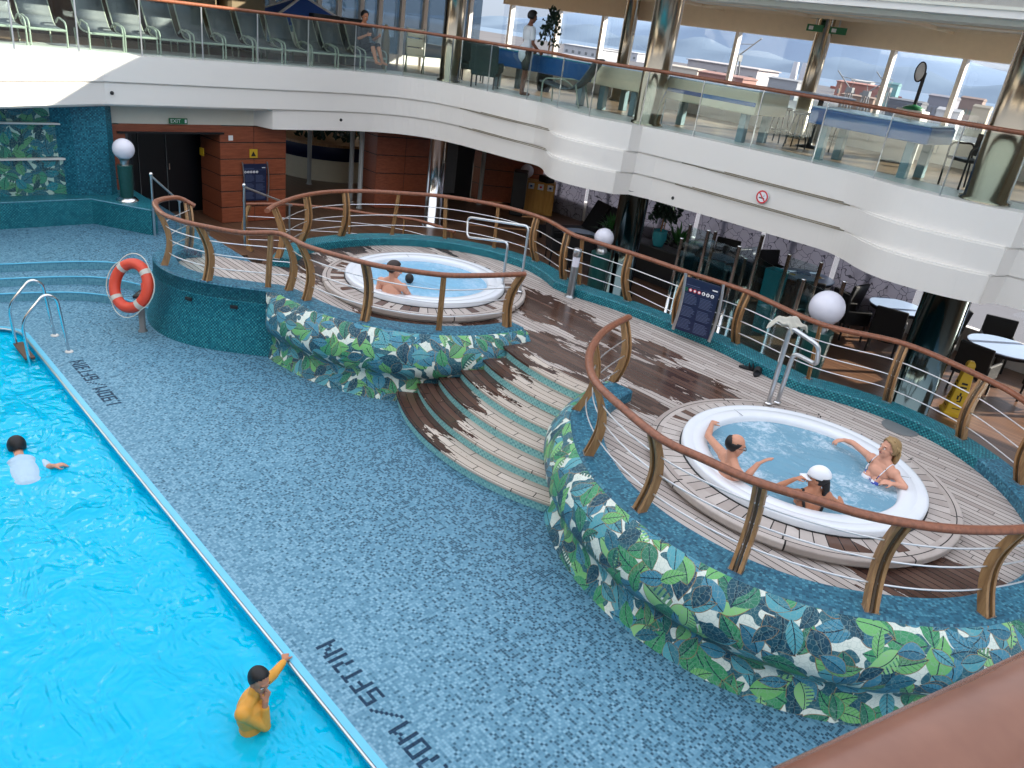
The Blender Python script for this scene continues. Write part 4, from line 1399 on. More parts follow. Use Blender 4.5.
# ------------------------------------------------------------------ rules boards
def board(label, corner_bl, right, up, w_, h_, icons, mats=None):
    "a printed board: title, row of symbols, text blocks"
    t = thing('rules_board', label, 'notice board', corner_bl)
    R = Matrix((right, up, right.cross(up))).transposed()
    def q(x, y, z=0): return Vector(corner_bl) + right * x + up * y + right.cross(up) * z
    mb = MB(); mb.bbox(q(w_ / 2, h_ / 2), (w_, h_, .014), .004, R); mb.build('panel', M_navy, t)
    mb = MB()
    for s in (0, 1):
        n = 8
        pts = [q(s * w_ + (.02 if s else -.02) + (.035 * math.sin(PI * i / n) * (1 if s else 1)), h_ * (-.03 + 1.08 * i / n), .0) for i in range(n + 1)]
        mb.tube(pts, .018, 6, rad=[(.012, .03)] * (n + 1))
        mb.build('frame', M_steel, t); mb = MB()
    mb = MB()
    def r_(x, y, ww, hh, m): mb.add([q(x, y, .009), q(x + ww, y, .009), q(x + ww, y + hh, .009), q(x, y + hh, .009)], [(0, 1, 2, 3)], m)
    r_(.03 * w_, h_ * .865, w_ * .42, h_ * .012, 0)
    r_(.03 * w_, h_ * .835, w_ * .94, h_ * .006, 0)
    r_(w_ * .80, h_ * .885, w_ * .15, h_ * .022, 1)
    for j in range(len(icons)):
        cx, cyy = w_ * (.085 + .125 * j), h_ * .785
        col = {'w': 1, 'r': 2, 'g': 3}[icons[j]]
        rr = w_ * .05
        mb.add([q(cx, cyy, .010)] + [q(cx + rr * math.cos(2 * PI * k / 14), cyy + rr * math.sin(2 * PI * k / 14), .010) for k in range(14)], [(0, 1 + k, 1 + (k + 1) % 14) for k in range(14)], col)
        if icons[j] == 'r':
            mb.add([q(cx, cyy, .011)] + [q(cx + rr * .62 * math.cos(2 * PI * k / 14), cyy + rr * .62 * math.sin(2 * PI * k / 14), .011) for k in range(14)], [(0, 1 + k, 1 + (k + 1) % 14) for k in range(14)], 1)
        else:
            mb.add([q(cx - rr * .35, cyy - rr * .5, .012), q(cx + rr * .35, cyy - rr * .5, .012), q(cx + rr * .2, cyy + rr * .5, .012), q(cx - rr * .2, cyy + rr * .5, .012)], [(0, 1, 2, 3)], 4)
    rn = random.Random(5)
    for col in range(2):
        for blk in range(3):
            x0 = w_ * (.06 + .47 * col)
            y1 = h_ * (.70 - .235 * blk - .015 * col)
            r_(x0, y1, w_ * .3, h_ * .010, 0)
            for ln in range(7):
                r_(x0, y1 - h_ * (.026 + .024 * ln), w_ * (.30 + .10 * rn.random()), h_ * .009, 0)
    mb.build('print', [M_print, M_wht, M_red, M_exit, M_navy], t)
    return t
rb = at(655, 328, ZK); rbr = at(703, 346, ZK)
rb = Vector((-6.32, 10.45, 1.07)); 
board('navy rules board with a row of round symbols, mounted on the long back railing', (-6.30, 10.13, 1.05), Vector((1, .18, 0)).normalized(), Vector((0, .0, 1)).normalized(), .58, .86, 'grrrwww')
board('navy rules board with white symbols on the wooden wall beside the entrance', (-17.0, 8.12, .60), Vector((0, 1, 0)), Vector((0, 0, 1)), .56, .84, 'wwwww')

# ------------------------------------------------------------------ lifebuoy on its stand
p = at(143, 331, 0)
g = thing('lifebuoy_stand', 'short grey post with bracket carrying the lifebuoy, beside the mosaic drum', 'lifebuoy stand', (p.x, p.y, 0))
MB().lathe((0, 0, 0), [(.07, 0), (.07, .012), (.048, .02), (.048, .62), (.02, .63), (0, .63)], 20).build('post', M_grey, g, world=False)
MB().bbox((.0, .02, .60), (.30, .16, .05), .01, (0, 0, -.7)).build('bracket', M_blackp, g, world=False)
MB().bbox((.14, .04, .72), (.12, .12, .22), .03).build('lamp_holder', M_orange, g, world=False)
cdir = Vector((.63, -.66, .12)).normalized()
cen = at(133, 290, .88)
cen = Vector((p.x, p.y, .76)) + Vector((.0, -.12, 0))
g = thing('lifebuoy', 'orange ring lifebuoy with grey tape and white rope hung on a short post', 'lifebuoy', tuple(cen))
side = Vector((-.35, -.55, -.08))
axis = Vector((.42, -.80, .34)).normalized()
ux = Vector((axis.y, -axis.x, 0)).normalized()
uy = axis.cross(ux)
if uy.z < 0: uy = -uy
Rr, rr = .30, .082
mb, mt = MB(), MB()
ring = [cen + ux * (Rr * math.cos(2 * PI * k / 48)) + uy * (Rr * 1.12 * math.sin(2 * PI * k / 48)) for k in range(48)]
mb.tube(ring, rr, 16, closed=True)
mb.build('ring', M_orange, g)
for k in range(4):
    a = math.radians(45 + 90 * k)
    seg = [cen + ux * (Rr * math.cos(a + d)) + uy * (Rr * 1.12 * math.sin(a + d)) for d in (-.11, -.05, 0, .05, .11)]
    MB().tube(seg, rr * 1.03, 16).build('tape', M_tape, g)
rp_ = []
for k in range(33):
    a = 2 * PI * k / 32
    r2 = 1.30 + .16 * abs(math.sin(2 * (a - math.radians(45))))
    rp_.append(cen + ux * (Rr * r2 * math.cos(a)) + uy * (Rr * 1.12 * r2 * math.sin(a)) + axis * .02)
MB().tube(rp_, .008, 6).build('grab_line', M_rope, g)

# small vents in the drum wall
for k_, (qx, qy) in enumerate(((175, 305), (191, 310), (233, 317))):
    best = min(((abs((pr_ := (Vector((x_, y_, .72)) - Vector((0, 0, ZC)))).dot(CR) / pr_.dot(CF) * FPX + 512 - qx), x_, y_, i_) for i_, (x_, y_) in enumerate(drum)), key=lambda v: v[0])
    i_ = best[3]
    tt = (Vector(drum[min(i_ + 1, len(drum) - 1)]) - Vector(drum[max(i_ - 1, 0)])).normalized()
    o = MB().bbox((0, 0, 0), (.11, .03, .05), .006).build('wall_vent', M_gap)
    o.location = (best[1] + tt.y * .03, best[2] - tt.x * .03, .70); o.rotation_euler = (0, 0, math.atan2(tt.y, tt.x))
    tag(o, 'small dark vent in the blue mosaic drum, %s of three' % ('leftmost', 'middle one', 'rightmost')[k_], 'vent')

# ------------------------------------------------------------------ depth marks set in the deck tiles
FONT = {'1': ["1", "1", "1", "1", "1", "1", "1"], '.': [" ", " ", " ", " ", " ", " ", "1"],
        '7': ["111", "  1", "  1", "1 1"[::-1].replace('1 1', '  1'), " 1 ", " 1 ", " 1 "], '0': ["1111", "1  1", "1  1", "1  1", "1  1", "1  1", "1111"],
        'M': ["1   1", "11 11", "1 1 1", "1   1", "1   1", "1   1", "1   1"], '/': ["      1", "     1 ", "    1  ", "   1   ", "  1    ", " 1     ", "1      "],
        '5': ["1111", "1   ", "1   ", "1111", "   1", "   1", "1111"], 'F': ["111", "1  ", "1  ", "111", "1  ", "1  ", "1  "],
        'T': ["111", " 1 ", " 1 ", " 1 ", " 1 ", " 1 ", " 1 "], 'I': ["1", "1", "1", "1", "1", "1", "1"],
        'N': ["1   1", "11  1", "1 1 1", "1 1 1", "1  11", "1   1", "1   1"], '9': ["1111", "1  1", "1  1", "1111", "   1", "   1", "1111"],
        '6': ["1111", "1   ", "1   ", "1111", "1  1", "1  1", "1111"], '3': ["111", "  1", "  1", "111", "  1", "  1", "111"]}
def tiles_text(txt, x0, y0, x1, label):
    wtot = sum(len(FONT[c][0]) + 1.15 for c in txt) - 1.15
    s = abs(x0 - x1) / wtot
    t = thing('depth_marking', label, 'depth marking', ((x0 + x1) / 2, y0, 0))
    x = x0
    for c in txt:
        rows = FONT[c]
        mb = MB()
        for r_, line in enumerate(rows):
            for k, chh in enumerate(line):
                if chh == '1':
                    cx, cy_ = x - (k + .5) * s, y0 + (r_ - 3) * .026
                    mb.box((cx, cy_, .001), (s * .99, .0255, .004))
        mb.build('character', M_text, t)
        x -= (len(rows[0]) + 1.15) * s
    return t
tiles_text('1.70M/5FT7IN', -2.78, 2.80, -4.46, 'dark tile depth marking at the near pool edge, reading metres and five feet')
tiles_text('1.90M/6FT3IN', -9.62, 2.80, -11.14, 'dark tile depth marking near the pool ladder, reading metres and six feet')

# ------------------------------------------------------------------ foreground handrail
g = thing('balcony_handrail', 'thick varnished wooden handrail close to the camera in the corner', 'handrail', (0, .7, 3.6))
a, b = at(812, 843, 4.585), at(1051, 712, 4.585)
d = (b - a)
pth = [a - d * 9, a - d * 4, a - d * 1.5, a - d * .2, a + d * .3, a + d * .8, a + d * 2.0, a + d * 5]
mb = MB(); mb.tube(smooth(pth, 6), .05, 28); mb.build('rail', M_rail2, g)
mb = MB()
q = a - d * .45
mb.tube([q + Vector((0, 0, -.04)), Vector((q.x, q.y, 3.62))], .02, 10)
mb.build('upright', M_steel, g)
# ------------------------------------------------------------------ people
def frame(fwd, up=(0, 0, 1)):
    f = Vector(fwd).normalized(); u = Vector(up)
    l = u.cross(f).normalized(); u = f.cross(l)
    return Matrix((f, l, u)).transposed()          # columns: forward, left, up
def blob(name, mb, mat, parent, voxel=.007, it=3, fac=.5):
    o = mb.build(name, mat, parent)
    r = o.modifiers.new('r', 'REMESH'); r.mode = 'VOXEL'; r.voxel_size = voxel; r.use_smooth_shade = True
    m = o.modifiers.new('s', 'SMOOTH'); m.factor = fac; m.iterations = it
    return o
def hand(mb, w, d, n, s=1.0, curl=.35, spread=.12, thumb=1, flat=False):
    "w wrist, d towards the fingertips, n out of the back of the hand; thumb=+1: on the side d x n"
    d = Vector(d).normalized(); n = Vector(n); n = (n - d * n.dot(d)).normalized()
    sd = d.cross(n) * thumb
    w = Vector(w)
    L_ = .088 * s
    for k, (o_, ln) in enumerate(((.028, .072), (.009, .080), (-.011, .074), (-.029, .058))):
        kn = w + d * (L_ * (1.0 - .04 * abs(k - 1))) + sd * (o_ * s)
        mb.cap(w + sd * (o_ * .55 * s) + d * .008, kn, .0135 * s, .0115 * s, 8)
        fd = (d + sd * ((1.2 - k) * spread)).normalized()
        c1 = curl * (1 + .12 * k)
        f1 = (fd * math.cos(c1) - n * math.sin(c1)).normalized()
        m1 = kn + f1 * (ln * .52 * s)
        f2 = (fd * math.cos(c1 * 2.1) - n * math.sin(c1 * 2.1)).normalized()
        mb.cap(kn, m1, .0098 * s, .0088 * s, 8)
        mb.cap(m1, m1 + f2 * (ln * .48 * s), .0088 * s, .0072 * s, 8)
    b = w + d * (.02 * s) + sd * (.022 * s)
    t1 = b + (d * .62 + sd * .75 - n * .25).normalized() * (.045 * s)
    mb.cap(b, t1, .0135 * s, .0108 * s, 8)
    mb.cap(t1, t1 + (d * .85 + sd * .42 - n * .3).normalized() * (.034 * s), .0104 * s, .008 * s, 8)
def head_pieces(mb, c, R, s=1.0):
    def q(x, y, z): return Vector(c) + R @ (Vector((x, y, z)) * s)
    mb.ell(q(-.012, 0, .03), (.096 * s, .076 * s, .092 * s), R)
    mb.ell(q(.03, 0, -.035), (.062 * s, .060 * s, .078 * s), R)
    mb.ell(q(.052, 0, -.085), (.030 * s, .036 * s, .026 * s), R)
    mb.cap(q(.086, 0, .018), q(.108, 0, -.022), .010 * s, .0145 * s, 8)
    mb.cap(q(.078, -.03, .028), q(.078, .03, .028), .014 * s, .014 * s, 8)
    for y in (-1, 1):
        mb.ell(q(.062, .034 * y, -.028), (.022 * s, .022 * s, .022 * s), R)
        mb.ell(q(-.005, .078 * y, -.005), (.020 * s, .009 * s, .032 * s), R)
def face(parent, c, R, s=1.0, brow=None, lips=True):
    def q(x, y, z): return Vector(c) + R @ (Vector((x, y, z)) * s)
    for y in (-1, 1):
        e_ = MB(); e_.ell(q(.079, .031 * y, .004), (.012 * s, .014 * s, .0095 * s), R); eo = e_.build('eye', M_eye, parent)
        i_ = MB(); i_.ell(q(.0885, .031 * y, .004), (.004 * s, .0062 * s, .0062 * s), R); i_.build('iris', M_iris, eo)
        b_ = MB(); b_.tube([q(.085, .014 * y, .026), q(.088, .032 * y, .031), q(.076, .052 * y, .026)], .004 * s, 6); b_.build('eyebrow', brow or M_hair, parent)
    m_ = MB(); m_.tube([q(.080, -.022, -.056), q(.0915, -.008, -.053), q(.0925, 0, -.055), q(.0915, .008, -.053), q(.080, .022, -.056)], .006 * s, 6, rad=[(.003 * s, .004 * s), (.006 * s, .006 * s), (.006 * s, .0065 * s), (.006 * s, .006 * s), (.003 * s, .004 * s)])
    m_.build('mouth', M_lip, parent)
def hair_cap(parent, c, R, s=1.0, mat=None, front=.045, low=-.03, name='hair', grow=.012, bald=False, tail=None):
    "a cap of hair: the skull grown a little, cut away at the face"
    bm = bmesh.new()
    bmesh.ops.create_icosphere(bm, subdivisions=4, radius=1)
    cut = []
    rn = random.Random(2)
    for v in bm.verts:
        x, y, z = v.co.x * (.096 + grow) - .012, v.co.y * (.076 + grow), v.co.z * (.092 + grow) + .03
        j = .004 * math.sin(50 * x + 37 * y) * math.sin(43 * z + 9)
        v.co = Vector((x, y, z)) * (1 + j)
        lim = low if x < -.02 else (low + (x + .02) / (.02 + front) * (.075 - low) if x < front else .075 + (x - front) * .9)
        if z < lim or (bald and z > .062 - .25 * max(0, -x - .02) and x > -.085): cut.append(v)
    bmesh.ops.delete(bm, geom=cut, context='VERTS')
    bm.verts.index_update()
    mb = MB()
    mb.add([Vector(c) + R @ (v.co * s) for v in bm.verts], [[v.index for v in f.verts] for f in bm.faces], sm=True)
    bm.free()
    o = mb.build(name, mat or M_hair, parent)
    m = o.modifiers.new('t', 'SOLIDIFY'); m.thickness = .014 * s; m.offset = -1
    return o
def torso(mb, pel, che, nk, shL, shR, s=1.0, fem=False, belly=0.0):
    pel, che, nk, shL, shR = map(Vector, (pel, che, nk, shL, shR))
    up = (che - pel).normalized(); l = (shL - shR).normalized(); f = l.cross(up).normalized()
    R = Matrix((f, l, up)).transposed()
    mb.ell(pel, (.125 * s, (.18 if fem else .165) * s, .12 * s), R)
    ab = pel.lerp(che, .5)
    mb.ell(ab + f * (.012 + belly), ((.10 + belly) * s, (.128 if fem else .142) * s, .16 * s), R)
    mb.ell(che, (.108 * s, (.135 if fem else .158) * s, .175 * s), R)
    mb.ell(che + up * .05 * s + f * .035 * s, (.085 * s, .14 * s, .09 * s), R)
    mb.cap(shL * .86 + shR * .14, shR * .86 + shL * .14, .064 * s, .064 * s)
    for q in (shL, shR):
        mb.ell(q, (.064 * s, .062 * s, .064 * s), R)
        mb.cap(q.lerp(nk, .25), nk.lerp(che, -.1), .045 * s, .048 * s)
    if fem:
        for y in (-1, 1):
            mb.ell(che + f * .085 * s + l * .068 * y * s - up * .035 * s, (.062 * s, .062 * s, .060 * s), R)
    return R
def limb(mb, a, b, c, r0, r1, r2):
    a, b, c = Vector(a), Vector(b), Vector(c)
    mb.cap(a, b, r0, r1)
    mb.cap(a.lerp(b, .15), a.lerp(b, .6), r0 * 1.05, r1 * 1.08)
    mb.cap(b, b.lerp(c, .35), r1 * .98, r1 * 1.04)
    mb.cap(b.lerp(c, .3), c, r1 * 1.02, r2)
def bather(label, seat, fwd, lean, head_dir, head_off, armL, armR, skin_, s=1.0, fem=False, belly=0.0, legs=True, sit=.56, name='person', group=None, headtilt=(0, 0, 1)):
    """a bather sitting in water. seat: plan point; shoulders at z about 1.2. arms: (elbow, wrist, dir, back-of-hand normal, curl, thumb)"""
    F = Vector((fwd[0], fwd[1], 0)).normalized(); Lf = Vector((-F.y, F.x, 0))
    b = Vector((seat[0], seat[1], sit))
    t = thing(name, label, 'person', (b.x, b.y, sit))
    pel = b + Vector((0, 0, .10))
    che = pel + Vector((0, 0, .37 * s)) - F * lean
    nk = che + Vector((0, 0, .19 * s)) - F * lean * .2
    shL, shR = che + Lf * .185 * s * (.9 if fem else 1) + Vector((0, 0, .125 * s)), che - Lf * .185 * s * (.9 if fem else 1) + Vector((0, 0, .125 * s))
    mb = MB()
    torso(mb, pel, che, nk, shL, shR, s, fem, belly)
    hd = nk + Vector(head_off) + Vector((0, 0, .165 * s))
    R = frame(head_dir, headtilt)
    mb.cap(nk - Vector((0, 0, .03)), hd + R @ Vector((-.015, 0, -.05)) * s, .056 * s, .050 * s)
    head_pieces(mb, hd, R, s)
    k_ = .88 if fem else 1.0
    for sh, A_ in ((shL, armL), (shR, armR)):
        limb(mb, sh, A_[0], A_[1], .050 * s * k_, .038 * s * k_, .026 * s * k_)
        hand(mb, A_[1], A_[2], A_[3], s * (.92 if fem else 1.0), A_[4], .13, A_[5])
    if legs:
        for y in (-1, 1):
            hip = pel + Lf * .09 * y
            kn = hip + F * .42 + Vector((0, 0, .03))
            an = kn + Vector((0, 0, -.40)) + F * .06
            limb(mb, hip, kn, an, .078, .055, .036)
            mb.cap(an, an + F * .17 - Vector((0, 0, .035)), .036, .026)
    body = blob('body', mb, M_skin[skin_], t)
    return t, dict(pel=pel, che=che, nk=nk, shL=shL, shR=shR, hd=hd, R=R, F=F, L=Lf)

Rgt, Awy = Vector((.68, .73, 0)).normalized(), Vector((-.69, .72, 0)).normalized()
RIMZ = ZD + .208
# 1 the bald man
p = at(733, 466, 1.16)
F = Rgt * .95 + Awy * .12
hl = at(712, 424, RIMZ + .02)
t, J = bather('balding man with glasses lounging in the nearer tub, arm along the white rim', (p.x, p.y), F, .03, Rgt * 1 + Awy * .05 + Vector((0, 0, -.18)), (.0, 0, -.01),
       (at(708, 436, RIMZ + .06), hl, (Awy * .8 + Rgt * .5), (0, 0, 1), .25, 1),
       (at(746, 477, 1.08), at(758, 464, 1.22), Rgt * .7 + Awy * .1 + Vector((0, 0, .5)), Awy * .3 - Rgt * .6 + Vector((0, 0, .6)), .15, -1), 'light', 1.04, belly=.02)
hair_cap(t, J['hd'], J['R'], 1.04, M_hair, bald=True, low=-.055, front=.03)
face(t, J['hd'], J['R'], 1.04)
def spectacles(t, J, s):
    def q(x, y, z): return J['hd'] + J['R'] @ (Vector((x, y, z)) * s)
    mb = MB()
    for y in (-1, 1):
        mb.tube([q(.098, .032 * y + .022 * math.cos(a), .004 + .017 * math.sin(a)) for a in [2 * PI * k / 12 for k in range(12)]], .0028, 6, closed=True)
        mb.tube([q(.097, .054 * y, .008), q(.05, .076 * y, .010), q(-.005, .084 * y, .008)], .0026, 6)
    mb.tube([q(.1, -.01, .008), q(.1, .01, .008)], .0026, 6)
    mb.build('glasses', M_blackp, t)
spectacles(t, J, 1.04)
# 2 the woman in a white cap
p = at(812, 497, 1.12)
F = Awy * .95 - Rgt * .15
t, J = bather('woman in a white cap and black swimsuit seen from behind in the nearer tub', (p.x, p.y), F, -.01, -Rgt * .9 + Awy * .45 + Vector((0, 0, -.05)), (.0, 0, -.02),
       (at(776, 487, 1.13), at(795, 479, 1.29), Vector((0, 0, .35)) + Rgt * .75, -Rgt * .3 + Awy * .1 + Vector((0, 0, .8)), .7, 1),
       (at(842, 507, 1.0), at(836, 490, .93), Awy, (0, 0, 1), .3, -1), 'tan', .96, fem=True)
hd, R = J['hd'], J['R']
def hq(x, y, z): return hd + R @ (Vector((x, y, z)) * .96)
hair_cap(t, hd, R, .96, M_hair, low=-.075)
mb = MB(); mb.cap(hq(-.085, 0, -.02), hq(-.11, 0, -.10), .045, .035); mb.cap(hq(-.11, 0, -.09), hq(-.10, 0, -.16), .034, .02)
mb.build('ponytail', M_hair, t)
face(t, hd, R, .96)
bm = bmesh.new(); bmesh.ops.create_icosphere(bm, subdivisions=4, radius=1)
cut = []
for v in bm.verts:
    v.co = Vector((v.co.x * .116 - .012, v.co.y * .096, v.co.z * .112 + .032))
    if v.co.z < .026 - v.co.x * .10: cut.append(v)
bmesh.ops.delete(bm, geom=cut, context='VERTS'); bm.verts.index_update()
mb = MB(); mb.add([hd + R @ (v.co * .96) for v in bm.verts], [[v.index for v in f.verts] for f in bm.faces], sm=True); bm.free()
rows = []
for i in range(13):
    a = math.radians(-62 + 124 * i / 12)
    rows.append([hq(.0 + (.098 + d * 1.0 * math.cos(a * .9)) * math.cos(a), .092 * math.sin(a) * (1 + .1 * d), .026 - .01 * math.cos(a) - d * .22 + .02 * abs(math.sin(a)) * -1) for d in (0, .03, .06, .085)])
mb.sheet(rows)
o = mb.build('cap', M_capw, t); m = o.modifiers.new('t', 'SOLIDIFY'); m.thickness = .006; m.offset = 1
mb = MB()
for sh, y in ((J['shL'], 1), (J['shR'], -1)):
    c = sh * .72 + J['nk'] * .28
    mb.tube(smooth([c + J['F'] * .09 - Vector((0, 0, .06)), c + Vector((0, 0, .052)), c - J['F'] * .065 - Vector((0, 0, .05)), J['che'] + J['L'] * .07 * y - J['F'] * .112 - Vector((0, 0, .06))], 5), .009, 6, rad=[(.016, .006)] * 16)
band = [J['che'] + J['L'] * (.150 * math.cos(a)) - J['F'] * (.115 * math.sin(a)) - Vector((0, 0, .06)) for a in [PI * k / 12 for k in range(13)]]
mb.tube(band, .01, 6, rad=[(.008, .016)] * 13)
mb.build('swimsuit', M_bik, t)
# 3 the blonde woman
p = at(881, 466, 1.16)
F = -Rgt * .9 - Awy * .35
t, J = bather('blonde woman in floral bikini leaning back at the right rim of the nearer tub', (p.x, p.y), F, .03, -Rgt * .95 - Awy * .12 + Vector((0, 0, .06)), (-.01, 0, -.01),
       (at(905, 487, RIMZ + .02), at(893, 484, 1.08), -Rgt * .9 + Awy * .25 + Vector((0, 0, .05)), -Awy * .4 + Vector((0, 0, .9)), .4, -1),
       (at(853, 443, RIMZ + .05), at(844, 440, RIMZ + .03), -Rgt * .9 + Vector((0, 0, -.25)), (0, 0, 1), .45, 1), 'pink', 1.0, fem=True)
hd, R = J['hd'], J['R']
hair_cap(t, hd, R, 1.0, M_blond, low=-.10, front=.05, grow=.02)
mb = MB()
for k in range(9):
    a = -.9 + 1.8 * k / 8
    b0 = hd + R @ Vector((-.09, .06 * math.sin(a), .0)); b1 = hd + R @ Vector((-.115 + .02 * abs(a), .07 * math.sin(a * 1.2), -.085)); b2 = hd + R @ Vector((-.09, .06 * math.sin(a), -.17 + .02 * math.sin(7 * k)))
    mb.tube(smooth([b0, b1, b2], 4), .02, 8, rad=[.012 + .016 * math.sin(PI * min(1, .15 + i / 10)) for i in range(9)])
mb.build('ponytail', M_blond, t)
rh = random.Random(8)
mb = MB()
for k in range(34):
    a = rh.uniform(-1.5, 1.5); el = rh.uniform(.1, 1.35)
    p0 = hd + R @ Vector((-.012 + .112 * math.cos(el) * math.cos(a + PI) * -1 if 0 else -.02 - .09 * math.cos(a) * math.cos(el) + .05 * math.sin(el), .092 * math.sin(a) * math.cos(el * .8), .03 + .108 * math.sin(el)))
    p1 = p0 + R @ Vector((-.035, .012 * rh.uniform(-1, 1), -.045)); p2 = p1 + R @ Vector((-.012 + .02 * rh.random(), .02 * rh.uniform(-1, 1), -.06))
    mb.tube(smooth([p0, p1, p2], 4), .007, 5, rad=[.007, .009, .009, .009, .008, .007, .006, .005, .003])
mb.build('hair_strands', plain('light_blonde', L(176, 148, 104), .55, vary=.3, scale=50), t)  # strands a lighter blonde than the hair cap
face(t, hd, R, 1.0, M_hairb)
mb = MB()
for y in (-1, 1):
    mb.ell(J['che'] + J['F'] * .092 + J['L'] * .068 * y - Vector((0, 0, .042)), (.066, .068, .060), frame(J['F']))
    sh = J['shL'] if y > 0 else J['shR']
    c = sh * .62 + J['nk'] * .38
    mb.tube(smooth([J['che'] + J['F'] * .135 + J['L'] * .075 * y + Vector((0, 0, .0)), J['che'] + J['F'] * .115 + J['L'] * .10 * y + Vector((0, 0, .09)), c + Vector((0, 0, .058)), c - J['F'] * .08 - Vector((0, 0, .03))], 5), .006, 6)
mb.build('bikini_top', M_floral, t)
# 4 the man in the farther tub, 5 the child in front of him
p = at(391, 289, 1.12)
F = Rgt * .35 + Awy * .85
t, J = bather('bare-backed dark-haired man sitting in the farther tub', (p.x, p.y), F, -.02, Rgt * .9 + Awy * .2 + Vector((0, 0, -.2)), (.02, 0.01, -.01),
       (p + F * .1 - Rgt * .27 + Vector((0, 0, -.14)), p + F * .36 - Rgt * .16 + Vector((0, 0, -.20)), F, (0, 0, 1), .3, 1),
       (p + F * .1 + Rgt * .27 + Vector((0, 0, -.14)), p + F * .36 + Rgt * .16 + Vector((0, 0, -.20)), F, (0, 0, 1), .3, -1), 'pink', 1.08)
hair_cap(t, J['hd'], J['R'], 1.08, M_hairb, low=-.05, grow=.018)
face(t, J['hd'], J['R'], 1.08)
p = at(409, 282, 1.0)
F = -Rgt * .3 + Awy * .7
t, J = bather('small dark-haired child with only the head above water in the farther tub', (p.x, p.y), F, 0, F, (0, 0, -.01),
       (p + Awy * .18 + Vector((0, 0, -.22)), p + F * .3 + Vector((0, 0, -.2)), F, (0, 0, 1), .3, 1),
       (p - Awy * .05 + Rgt * .16 + Vector((0, 0, -.22)), p + F * .3 + Rgt * .1 + Vector((0, 0, -.2)), F, (0, 0, 1), .3, -1), 'tan', .72, sit=.43)
hair_cap(t, J['hd'], J['R'], .74, M_hair, low=-.06, grow=.02)
face(t, J['hd'], J['R'], .72)

# 6 the boy at the pool edge
WZ = -.10
c = at(256, 716, .12)
F = (Rgt * .95 - Awy * .15).normalized(); Lf = Vector((-F.y, F.x, 0))
c = at(252, 724, WZ)
t = thing('person', 'boy in a yellow swim shirt standing in the pool holding its edge', 'person', (c.x, c.y, -1.0))
s = .86
pel = Vector((c.x, c.y, -.28)); che = Vector((c.x + .0, c.y, -.28 + .35)); nk = che + F * .03 + Vector((0, 0, .165))
shL, shR = che + Lf * .14 + Vector((0, 0, .10)), che - Lf * .14 + Vector((0, 0, .09))
hd = at(255, 682, .40)
hd = nk + F * .035 + Vector((0, 0, .14))
R = frame(F * .85 - Lf * .45 + Vector((0, 0, -.22)))
hh = at(288, 662, .0) + Vector((0, -.03, .035))
elL = shL.lerp(hh, .52) + Vector((0, 0, -.03))
elR = at(265, 726, -.02); wrR = hd + R @ Vector((.125, -.01, -.155)) * s
mb = MB()
torso(mb, pel, che, nk, shL, shR, s)
mb.cap(nk - Vector((0, 0, .03)), hd + R @ Vector((-.015, 0, -.05)) * s, .046, .043)
head_pieces(mb, hd, R, s)
limb(mb, shL, elL, hh, .040, .031, .022); hand(mb, hh, Lf * .9 - F * .35 + Vector((0, 0, -.05)), (0, 0, 1), .82, .55, .1, 1)
limb(mb, shR, elR, wrR, .040, .031, .022); hand(mb, wrR, R @ Vector((-.35, .5, .75)), R @ Vector((.9, 0, .3)), .82, .9, .05, -1)
for y in (-1, 1):
    hip = pel + Lf * .08 * y
    limb(mb, hip, hip + Vector((.05, 0, -.38)), hip + Vector((0, 0, -.76)), .066, .048, .032)
    mb.cap(hip + Vector((0, 0, -.78)), hip + F * .15 + Vector((0, 0, -.81)), .03, .022)
blob('body', mb, M_skin['tan'], t, .0065)
hair_cap(t, hd, R, s, M_hair, low=-.035, front=.04, grow=.014)
face(t, hd, R, s)
mb = MB()
torso(mb, pel + Vector((0, 0, .02)), che, nk - Vector((0, 0, .008)), shL, shR, s * 1.17)
mb.cap(shL, elL, .054, .044); mb.cap(elL, elL.lerp(hh, .82), .042, .031)
mb.cap(shR, elR, .054, .045); mb.cap(elR, elR.lerp(wrR, .72), .043, .034)
mb.cap(nk - Vector((0, 0, .02)), nk + Vector((.01, 0, .035)), .056, .054)
blob('swim_shirt', mb, M_shirty, t, .008, 2)

# 7 the swimmer
hp = at(17, 447, -.07)
t = thing('person', 'swimmer face down in the pool in pale clothing with dark hair', 'person', (hp.x, hp.y, -.2))
D = (at(32, 492, -.2) - at(17, 447, -.2)).normalized(); D.z = 0
S_ = Vector((-D.y, D.x, 0))
if S_.dot(Rgt) < 0: S_ = -S_
hd = hp + Vector((0, 0, -.01))
R = frame(-D * .8 + Vector((0, 0, -.6)), (-D * .6 + Vector((0, 0, .8))))
nk = hd + D * .15 + Vector((0, 0, -.05)); che = nk + D * .20 + Vector((0, 0, -.03)); pel = che + D * .36 + Vector((0, 0, -.035))
shL, shR = che + S_ * .19 - D * .11, che - S_ * .19 - D * .11
hR = at(53, 466, -.06)
mb = MB()
torso(mb, pel, che, nk, shL, shR, 1.0)
mb.cap(nk, hd, .055, .05)
head_pieces(mb, hd, R, 1.0)
eR = shL.lerp(hR, .5) + Vector((0, 0, -.01)) + D * .08
limb(mb, shL, eR, hR, .048, .037, .026); hand(mb, hR, S_, (0, 0, 1), 1.0, .3, .1, 1)
eL = shR - S_ * .2 + D * .1 + Vector((0, 0, -.1)); wl = eL + D * .24
limb(mb, shR, eL, wl, .048, .037, .026); hand(mb, wl, D, (0, 0, 1), 1.0, .3, .1, 1)
